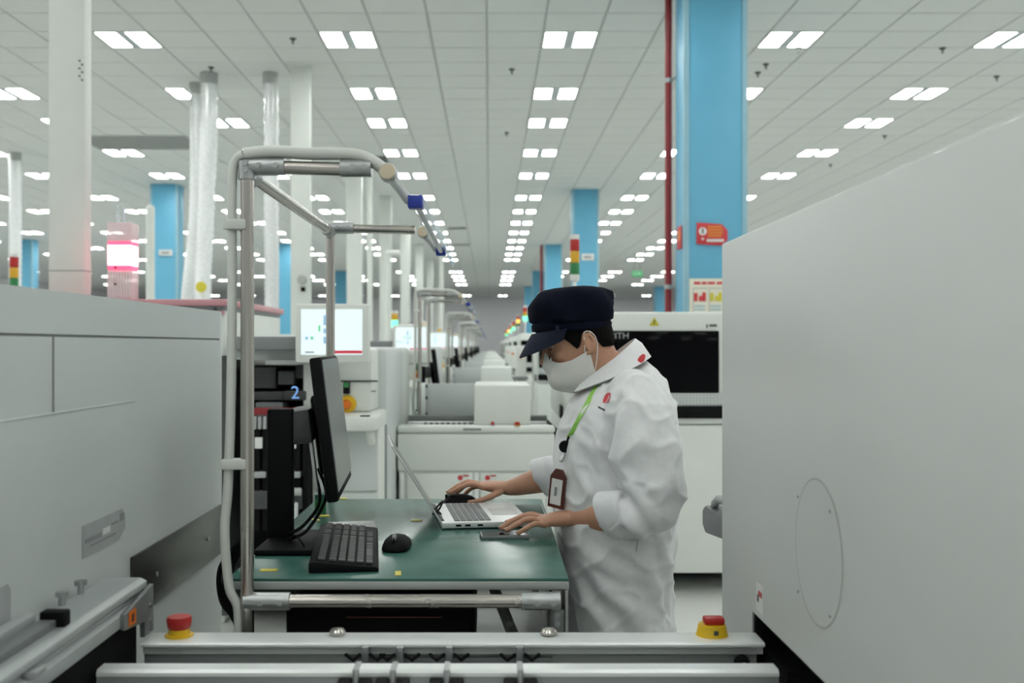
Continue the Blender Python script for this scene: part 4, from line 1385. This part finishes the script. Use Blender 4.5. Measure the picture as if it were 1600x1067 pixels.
# nose, brow, cheeks, ears, neck
skin.limb([hl(-.093, 0, .036), hl(-.102, 0, .014), hl(-.114, 0, -.010), hl(-.110, 0, -.020)], [(.009, .009), (.010, .010), (.013, .011), (.012, .007)], n=12)
skin.limb([hl(-.078, -.045, .040), hl(-.093, -.02, .042), hl(-.094, 0, .040), hl(-.093, .02, .042), hl(-.078, .045, .040)], [.006] * 5, n=10)
for s in (-1, 1):
    skin.ell(hl(-.062, s * .036, -.004), (.022, .020, .022))
    rot = (HM.to_3x3() @ Matrix.Rotation(s * -.35, 3, 'Z') @ Matrix.Rotation(-.15, 3, 'Y'))
    skin.ell(hl(.008, s * .074, .004), (.015, .006, .029), rot=rot)
    skin.limb([hl(-.004, s * .074, -.018), hl(.012, s * .079, -.012), hl(.022, s * .083, .008), (hl(.014, s * .082, .030)), hl(-.002, s * .078, .030), hl(-.006, s * .073, .012)], [.005, .0045, .0045, .0045, .0045, .004], n=8)
skin.limb([hl(.020, 0, -.02), hl(.030, 0, -.06), Vector((.318, YC, 1.41)), Vector((.335, YC, 1.34))], [(.054, .052), (.052, .056), (.056, .058), (.075, .06)], n=24, up=(0, 1, 0), round_ends=False)
# torso, arms, legs (covered by the clothes)
skin.loft([sring(.335, YC, .86, .10, .15), sring(.333, YC, 1.0, .10, .145), sring(.333, YC, 1.2, .11, .16), sring(.335, YC, 1.32, .10, .16), sring(.332, YC, 1.38, .06, .10)])
for s in (-1, 1):
    skin.limb([(.335, YC + s * .09, .93), (.335, YC + s * .095, .70), (.325, YC + s * .10, .48), (.335, YC + s * .10, .28), (.345, YC + s * .10, .07)], [.085, .075, .055, .05, .04], n=16)
    skin.limb([(.365, YC + s * .105, .045), (.30, YC + s * .11, .04), (.22, YC + s * .115, .03)], [(.035, .03), (.04, .03), (.04, .02)], n=12, up=(0, 0, 1))
LA = [(.352, 2.54, 1.325), (.378, 2.46, 1.21), (.383, 2.415, 1.088), (.335, 2.445, 1.073), (.30, 2.475, 1.062), (.255, 2.515, 1.052), (.223, 2.546, 1.044), (.203, 2.562, 1.042)]
skin.limb(LA, [.040, .043, .043, .044, .041, .034, .028, (.028, .022)], n=18, up=None)
RA = [(.338, 2.82, 1.325), (.33, 2.91, 1.23), (.30, 2.955, 1.105), (.24, 2.972, 1.098), (.18, 2.99, 1.088), (.12, 3.012, 1.070), (.08, 3.03, 1.056), (.055, 3.04, 1.05)]
skin.limb(RA, [.040, .043, .043, .043, .041, .034, .027, (.027, .022)], n=18)

nails = []


def hand(wrist, fwd, side, palm_up, kn, fingers, thumb):
    """palm from the wrist to the knuckles, then five fingers given as joint lists"""
    skin.limb([wrist, wrist.lerp(kn, .35), wrist.lerp(kn, .7), kn], [(.026, .020), (.034, .019), (.040, .016), (.040, .012)], n=18, up=palm_up)
    for pts, r in fingers + [thumb]:
        path = smooth_path(pts, 4)
        n_ = len(path)
        skin.limb(path, [r * (1.04 - .22 * k / (n_ - 1)) * (1 + .06 * math.cos(3 * 2 * PI * k / (n_ - 1))) for k in range(n_)], n=12)
        a, b_ = Vector(pts[-2]), Vector(pts[-1])
        d_ = (b_ - a).normalized()
        nails.append((b_ + d_ * r * .15, d_, r))


# left hand: nearest the camera, resting flat on the phone
W1 = Vector((0.203, 2.562, 1.042))
K1 = Vector((0.126, 2.548, 1.037))
fl = [
    ([(0.136, 2.579, 1.038), (0.103, 2.585, 1.046), (0.070, 2.584, 1.036), (0.046, 2.582, 1.0275)], .0088),
    ([(0.130, 2.558, 1.040), (0.090, 2.560, 1.047), (0.054, 2.556, 1.033), (0.030, 2.553, 1.0185)], .0090),
    ([(0.128, 2.536, 1.037), (0.094, 2.532, 1.043), (0.064, 2.527, 1.030), (0.042, 2.524, 1.0185)], .0086),
    ([(0.135, 2.516, 1.031), (0.110, 2.507, 1.036), (0.088, 2.502, 1.026), (0.070, 2.500, 1.0155)], .0076)]
hand(W1, None, None, (0, 0, 1), K1, fl, ([(0.186, 2.585, 1.036), (0.158, 2.607, 1.032), (0.130, 2.618, 1.028), (0.103, 2.618, 1.0285)], .0098))
# right hand: over the mouse
W2 = Vector((.055, 3.04, 1.05))
K2 = Vector((-.022, 3.038, 1.058))
fr = [
    ([(-.018, 3.008, 1.056), (-.055, 3.010, 1.066), (-.088, 3.013, 1.053), (-.112, 3.016, 1.040)], .0086),
    ([(-.024, 3.030, 1.060), (-.063, 3.032, 1.069), (-.098, 3.034, 1.054), (-.121, 3.036, 1.038)], .0088),
    ([(-.022, 3.052, 1.056), (-.058, 3.060, 1.060), (-.088, 3.066, 1.042), (-.104, 3.069, 1.022)], .0084),
    ([(-.014, 3.068, 1.048), (-.044, 3.080, 1.048), (-.068, 3.086, 1.032), (-.080, 3.088, 1.014)], .0074)]
hand(W2, None, None, (0, 0, 1), K2, fr, ([(.030, 3.012, 1.042), (.000, 2.993, 1.030), (-.030, 2.988, 1.020), (-.056, 2.992, 1.014)], .0096))
sk = remesh(skin, .0032, 3, .5)
put('body', sk, 'skin', person, ang=80)
for c, d_, r in nails:
    u = Vector((0, 0, 1))
    w = u.cross(d_).normalized()
    u = d_.cross(w).normalized()
    rot = Matrix((d_, w, u)).transposed()
    MB().ell(c + u * r * .60, (r * .75, r * .60, r * .22), 10, 6, rot).build('fingernail', 'nail', person)

# --- eyes and brows
for s in (-1, 1):
    e = MB().ell(hl(-.0795, s * .031, .0235), (.0115, .0125, .0060), rot=HM.to_3x3()).build('eye', 'eye_white', person)
    MB().ell(hl(-.0895, s * .031, .0205), (.0020, .0050, .0025), rot=HM.to_3x3()).build('iris', 'eye_dark', e)
    MB().ell(hl(-.0815, s * .031, .0255), (.0125, .0140, .0075), rot=HM.to_3x3()).build('eyelid', 'skin', e)
    MB().limb([hl(-.0935, s * .020, .0195), hl(-.0925, s * .031, .0185), hl(-.0845, s * .043, .0200)], [.0010, .0014, .0010], n=6).build('eyelashes', 'hair', e)
    MB().limb([hl(-.1035, s * .014, .044), hl(-.101, s * .030, .049), hl(-.084, s * .050, .045)], [.0022, .0035, .002], n=8).build('eyebrow', 'hair', person)

# --- hair: shell over the back and sides, with sideburns
rows = []
for j in range(9):
    row = []
    for k in range(61):
        ph = math.radians(58 + k * (360 - 116) / 60)
        back = abs(math.degrees(ph) - 180)                   # 0 at the back, 122 at the sideburn
        if back < 60:
            lo = -.012 - .006 * math.cos(math.radians(back * 1.5))
        elif back < 78:
            lo = -.012 + (back - 60) / 18 * .052
        elif back < 92:
            lo = .040
        elif back < 104:
            lo = .040 - (back - 92) / 12 * .042
        else:
            lo = -.002 + (back - 104) / 18 * .05
        z = lo + (.075 - lo) * j / 8
        thin = .0015 if j == 0 else .0045
        row.append(hp(z, ph, thin + .0012 * math.sin(k * 2.7 + j)))
    rows.append(row)
MB().grid(rows, -.003).build('hair', 'hair', person, ang=70)

# --- mask with ear loops
rows = []
NJ, NK = 12, 44
for j in range(NJ + 1):
    row = []
    for k in range(NK + 1):
        ph = math.radians(-92 + 184 * k / NK)
        a = abs(math.degrees(ph))
        top = .008 - .030 * math.sin(min(1, a / 55) * PI / 2) + (.012 if a < 14 else 0) + (.0 if a < 62 else (a - 62) / 30 * .012)
        bot = -.104 + (a / 92) ** 2 * .030
        z = top + (bot - top) * j / NJ
        mid = math.sin(PI * j / NJ)
        off = .0045 + .007 * mid * math.exp(-(a / 50) ** 2)
        nose = .017 * math.exp(-(a / 15) ** 2) * math.exp(-((z + .012) / .025) ** 2)
        chin = .010 * math.exp(-(a / 30) ** 2) * math.exp(-((z + .068) / .03) ** 2)
        cheek = .006 * math.exp(-((a - 45) / 18) ** 2) * math.exp(-((z + .01) / .03) ** 2)
        row.append(hp(z, ph, off + nose + chin + cheek))
    rows.append(row)
mk = MB().grid(rows, -.002).build('mask', 'mask_cloth', person, ang=70)
for s in (-1, 1):
    phs = s * math.radians(88)
    MB().tube([hp(-.012, s * math.radians(84), .006), hp(.012, s * math.radians(88), .007), hl(.002, s * .081, .036), hl(.018, s * .083, .033), hl(.027, s * .080, .010), hl(.020, s * .074, -.022), hp(-.070, s * math.radians(90), .006)], .0014, 6).build('ear_loop', 'mask_cloth', mk)

# --- cap
rings = []
for z, cx, a, b_, p in [(1.507, .215, .094, .080, 2.1), (1.512, .213, .100, .086, 2.1), (1.5285, .213, .102, .088, 2.1), (1.531, .213, .101, .087, 2.1), (1.535, .214, .107, .096, 2.2), (1.552, .214, .1115, .104, 2.3),
                        (1.575, .213, .111, .106, 2.4), (1.593, .215, .104, .102, 2.3), (1.608, .217, .094, .093, 2.3), (1.618, .218, .077, .077, 2.2), (1.623, .218, .047, .047, 2.1), (1.624, .218, .015, .015, 2)]:
    ring = sring(cx, YC, z, a, b_, 48, p, tilt=.05)
    if z > 1.532:
        for k, v in enumerate(ring):
            ang_ = 2 * PI * k / 48
            f = .0045 * math.sin(ang_ * 5 + z * 60) + .008 * noise.noise(v * 24) - .004 * max(0, math.sin(ang_ * 9 + z * 90)) ** 3
            d_ = Vector((v.x - cx, v.y - YC, 0))
            ring[k] = v + d_.normalized() * f + Vector((0, 0, .006 * noise.noise(v * 14 + Vector((5, 3, 1))) if z > 1.6 else 0))
    rings.append(ring)
cap = MB().loft(rings).build('cap', 'navy_cloth', person, ang=60)
MB().loft([sring(.213, YC, 1.510, .1015, .0875, 48, 2.1, .05), sring(.213, YC, 1.5125, .1035, .0895, 48, 2.1, .05), sring(.213, YC, 1.526, .1045, .0905, 48, 2.1, .05), sring(.213, YC, 1.529, .1025, .0885, 48, 2.1, .05)]).build('cap_band', 'navy_cloth', cap)
for phi in (1.15, -1.15):
    x, y = .213 - math.cos(phi) * .104, YC + math.sin(phi) * .091
    MB().box(x - .004, x + .004, y - .004, y + .004, 1.505, 1.520, .002).build('band_button', 'brim_cloth', cap)
rows = []
for j in range(9):
    u = j / 8
    row = []
    for k in range(31):
        ph = math.radians(-80 + 160 * k / 30)
        c, s = math.cos(ph), math.sin(ph)
        ln = .052 * max(0, c) ** .55
        x = .213 - c * .101 - ln * u * .62 * (.55 + .45 * c) + .0
        y = YC + s * (.0875 - .012 * u * (1 - c))
        z = 1.512 - .014 * c - ln * u * 1.0 - .009 * u * u + .006 * (1 - c)
        row.append(Vector((x, y, z)))
    rows.append(row)
MB().grid(rows, -.0035).build('cap_brim', 'brim_cloth', cap, ang=60)

# --- coat: torso and sleeves grown into one surface, then creased
coat = MB()
TOR = [(.55, .338, .122, .190), (.64, .338, .124, .193), (.75, .337, .128, .198), (.87, .334, .138, .202), (.97, .330, .148, .204), (1.08, .326, .158, .202), (1.18, .332, .158, .200), (1.26, .340, .150, .198),
       (1.315, .342, .136, .188), (1.352, .340, .116, .164), (1.378, .338, .094, .122), (1.395, .336, .072, .080)]
coat.loft([sring(cx, YC, z, a, b_, 48, 2.35, .38 * max(0, (z - 1.30) / .095)) for z, cx, a, b_ in TOR])
coat.limb([(.350, 2.535, 1.345), (.366, 2.495, 1.295), (.380, 2.458, 1.21), (.390, 2.435, 1.13), (.386, 2.425, 1.090), (.350, 2.440, 1.072), (.328, 2.453, 1.069), (.302, 2.470, 1.065)],
          [.066, .078, .076, .069, .061, .053, .046, .042], n=24)
coat.limb([(.340, 2.825, 1.345), (.340, 2.865, 1.29), (.333, 2.905, 1.20), (.315, 2.945, 1.125), (.27, 2.962, 1.105), (.22, 2.975, 1.098), (.178, 2.99, 1.090)],
          [.066, .076, .073, .063, .054, .047, .043], n=24)
cm = remesh(coat, .0055, 6, .5)
fold_lines = [  # (a, b, reach, depth): creases pull the cloth in beside a line
    ((.40, 2.43, 1.15), (.30, 2.44, 1.06), .018, .008), ((.44, 2.45, 1.12), (.33, 2.42, 1.04), .018, .008), ((.42, 2.42, 1.19), (.32, 2.43, 1.12), .020, .008),
    ((.31, 2.47, 1.33), (.29, 2.48, 1.16), .020, .012), ((.33, 2.47, 1.30), (.305, 2.47, 1.12), .014, .006), ((.22, 2.52, 1.20), (.30, 2.50, 1.10), .020, .007), ((.22, 2.55, 1.28), (.30, 2.50, 1.22), .018, .006),
    ((.24, 2.50, 1.00), (.38, 2.47, .90), .022, .007), ((.26, 2.49, .92), (.42, 2.48, .84), .024, .008), ((.22, 2.52, .90), (.34, 2.48, .78), .022, .008), ((.40, 2.48, .98), (.45, 2.55, .80), .022, .006),
    ((.30, 2.48, .80), (.40, 2.48, .70), .02, .006), ((.43, 2.46, 1.30), (.47, 2.52, 1.18), .02, .006)]
fold_lines = [(Vector(a), Vector(b_), r, d_) for a, b_, r, d_ in fold_lines]
cm.update()
nrm = [v.normal.copy() for v in cm.vertices]
for v, n_ in zip(cm.vertices, nrm):
    p = v.co
    q = Vector((p.x * 6 + p.z * 3.0, p.y * 6, p.z * 7 - p.x * 2))
    f = .0080 * noise.noise(q) + .0065 * noise.noise(q * 2.3 + Vector((3, 1, 7)))
    rd = 1 - abs(noise.noise(Vector((p.x * 9 + p.z * 7, p.y * 8, p.z * 11 - p.x * 9)))) * 2.2
    f += .0075 * max(0, rd) ** 3
    if p.z < 1.0:
        f += .006 * math.sin(p.x * 36 + p.y * 30 + 3 * noise.noise(p * 5)) * min(1, (1.0 - p.z) * 4)
    for a, b_, r, d_ in fold_lines:
        ab = b_ - a
        tt = min(1, max(0, (p - a).dot(ab) / ab.length_squared))
        dist = (p - (a + ab * tt)).length
        if dist < r * 3.2:
            f += 1.5 * d_ * (-math.exp(-(dist / r) ** 2) + .55 * math.exp(-((dist - 1.6 * r) / (.7 * r)) ** 2)) * math.sin(PI * (.15 + .7 * tt))
    if p.y < 2.5 and p.x < .40 and 1.0 < p.z < 1.15:
        f += .0055 * math.sin((p.x * .8 + p.z * .55) * 150) * math.exp(-((p.x - .34) / .05) ** 2)
    v.co = p + n_ * f
cm.update()
bvh = BVHTree.FromPolygons([v.co.copy() for v in cm.vertices], [tuple(pl.vertices) for pl in cm.polygons])
coat_o = put('coat', cm, 'coat_cloth', person, ang=80)


def coat_y(x, z, default=2.5):
    hit = bvh.ray_cast(Vector((x, 1.5, z)), Vector((0, 1, 0)))
    return hit[0].y if hit[0] is not None and hit[0].y < 2.75 else default


# rolled cuffs
for pts, r in (([(.330, 2.450, 1.069), (.315, 2.461, 1.067), (.297, 2.474, 1.064), (.286, 2.482, 1.062)], .0495), ([(.205, 2.979, 1.096), (.188, 2.985, 1.093), (.168, 2.993, 1.088), (.158, 2.998, 1.086)], .0485)):
    pts = [Vector(q) for q in pts]
    ax = (pts[-1] - pts[0]).normalized()
    pts = [pts[0] - ax * .014, pts[0] - ax * .012, pts[0], pts[2], pts[3], pts[3] + ax * .004, pts[3] + ax * .0045, pts[3] + ax * .001]
    rr = [r * 1.02, r * 1.13, r * 1.17, r * 1.15, r * 1.14, r * 1.12, r * 1.03, r * .95]
    m_ = MB().limb(pts, rr, n=32, round_ends=False)
    for v in m_.bm.verts:
        v.co.x += (1.065 - v.co.z) * .30
        v.co += Vector((1, 0, 0)) * .004 * noise.noise(v.co * 40) + Vector((0, 1, 0)) * .004 * noise.noise(v.co * 38 + Vector((9, 0, 0)))
    m_.build('rolled_cuff', 'coat_cloth', coat_o, ang=70)

# collar: folded band round the neck, open at the throat
rows = []
for j in range(7):
    u = j / 6
    row = []
    for k in range(41):
        ph = math.radians(28 + (360 - 56) * k / 40)                # 0 = front
        c, s = math.cos(ph), math.sin(ph)
        bk = .5 - .5 * c                                             # 1 at the back
        # inside stand (u 0..0.35) goes up, then folds over and falls outside
        if u < .36:
            rad_ = .062 + .004 * u
            z = 1.357 + .100 * bk + (u / .36) * .028
        else:
            w = (u - .36) / .64
            rad_ = .068 + .030 * w + .004 * w * (1 - bk)
            z = 1.385 + .100 * bk - w * (.044 - .004 * (1 - bk))
        row.append(Vector((.318 + .012 * (1 - bk) * 0 - c * rad_ * (1.12 if c > 0 else 1.0), YC + s * rad_ * 1.06, z)))
    rows.append(row)
MB().grid(rows, -.0035).build('collar', 'collar_cloth', coat_o, ang=70)


def patch(name, m, poly, parent, off=.0032, nsub=5):
    """printed mark: polygon given in x, z and laid on the coat"""
    b_ = bmesh.new()
    vs_ = [b_.verts.new((x, 0, z)) for x, z in poly]
    b_.faces.new(vs_)
    bmesh.ops.triangulate(b_, faces=b_.faces[:])
    for _ in range(3):
        bmesh.ops.subdivide_edges(b_, edges=b_.edges[:], cuts=1, use_grid_fill=True)
    for v in b_.verts:
        v.co.y = coat_y(v.co.x, v.co.z) - off
    me_ = bpy.data.meshes.new(name)
    b_.to_mesh(me_)
    b_.free()
    return put(name, me_, m, parent, smooth=True)


def pz(px, py, d=2.52):
    q = at(px, py, d)
    return (q.x, q.z)


patch('red_emblem', 'bright_red', [pz(942, 630), pz(948, 626), pz(951, 620), pz(953, 613), pz(950, 614), pz(946, 619), pz(943, 625)], coat_o)
patch('emblem_word', 'ink', [pz(934, 637), pz(943, 641), pz(943.5, 638.5), pz(935, 634.5)], coat_o)
mk_ = MB()
for q in ((1010, 552), ):
    pass
MB().limb([at(998, 566, 2.60), at(1003, 560, 2.60), at(1006, 555, 2.605)], [(.006, .003), (.008, .003), (.005, .003)], n=10, up=(0, 1, 0)).build('collar_mark', 'bright_red', coat_o)
# seam and pocket slit on the hip
MB().limb([(.355, coat_y(.355, 1.005) - .0005, 1.005), (.352, coat_y(.352, .98) - .0005, .98), (.351, coat_y(.351, .94) - .0005, .94)], [.0008] * 3, n=6).build('side_seam', 'ink_grey', coat_o)

# trousers and shoes below the coat
for s in (-1, 1):
    MB().limb([(.335, YC + s * .092, .68), (.330, YC + s * .097, .52), (.335, YC + s * .10, .30), (.345, YC + s * .10, .075)], [.078, .076, .07, .066], n=18, round_ends=False).build('trouser_leg', 'trouser_cloth', person)
    sh = MB().loft([sring(.30, YC + s * .11, .0, .125, .045, 24, 2.6), sring(.30, YC + s * .11, .025, .128, .047, 24, 2.6), sring(.31, YC + s * .11, .06, .115, .044, 24, 2.4), sring(.345, YC + s * .108, .092, .075, .044, 24, 2.2)]).build('shoe', 'shoe', person)

# --- lanyard with the badge
t = thing('id_badge', 'brown badge holder on a green lanyard over the white coat', 'badge', (.17, 2.58, 1.06))
path = []
for px, py in ((936, 605), (928, 616), (917, 634), (907, 652), (898, 670), (892, 684)):
    q = at(px, py, 2.53)
    path.append(Vector((q.x, coat_y(q.x, q.z, 2.56) - .003, q.z)))
sp = smooth_path(path, 4)
rows = []
for off_ in (-.0085, .0085):
    rows.append([p + Vector((off_ * .85, 0, off_ * .5)) for p in sp])
for r_ in rows:
    for p in r_:
        p.y = min(p.y, coat_y(p.x, p.z, 2.6) - .002)
st = MB().grid(rows, .0012).build('strap', 'lanyard_green', t)
e = sp[-1]
b1 = at(886, 702, 2.52)
b1.y = min(e.y, coat_y(b1.x, b1.z, 2.55) - .012)
MB().limb([e, e.lerp(b1, .5), b1], [.003, .003, .003], n=8).build('cord', 'black_plastic', t)
MB().lathe([(.001, -.006), (.012, -.006), (.0155, -.003), (.0155, .004), (.001, .006)], b1, 'y').build('reel', 'black_plastic', t)
b2 = at(879, 724, 2.52)
b2.y = b1.y - .010
MB().limb([b1 + Vector((0, 0, -.012)), b2], [(.0035, .002), (.0055, .003)], n=8, up=(0, 1, 0)).build('clip', 'silver', t)
bc = at(873, 767, 2.52)
bc.y = b1.y - .024
RB = Matrix.Translation(bc) @ Matrix.Rotation(math.radians(-38), 4, 'Z') @ Matrix.Rotation(math.radians(7), 4, 'Y')
hb = xf(MB().prism([(-.023, -.049), (.023, -.049), (.023, .030), (.010, .049), (-.010, .049), (-.023, .030)], 'y', -.004, .004, .0015), RB).build('holder', 'badge_brown', t)
cd = xf(MB().box(-.016, .016, -.0052, -.0041, -.040, .024), RB).build('card', 'label_white', hb, smooth=False)
xf(MB().box(-.005, .003, -.0060, -.0053, -.018, .004), RB).build('card_print', 'ink_grey', hb, smooth=False)
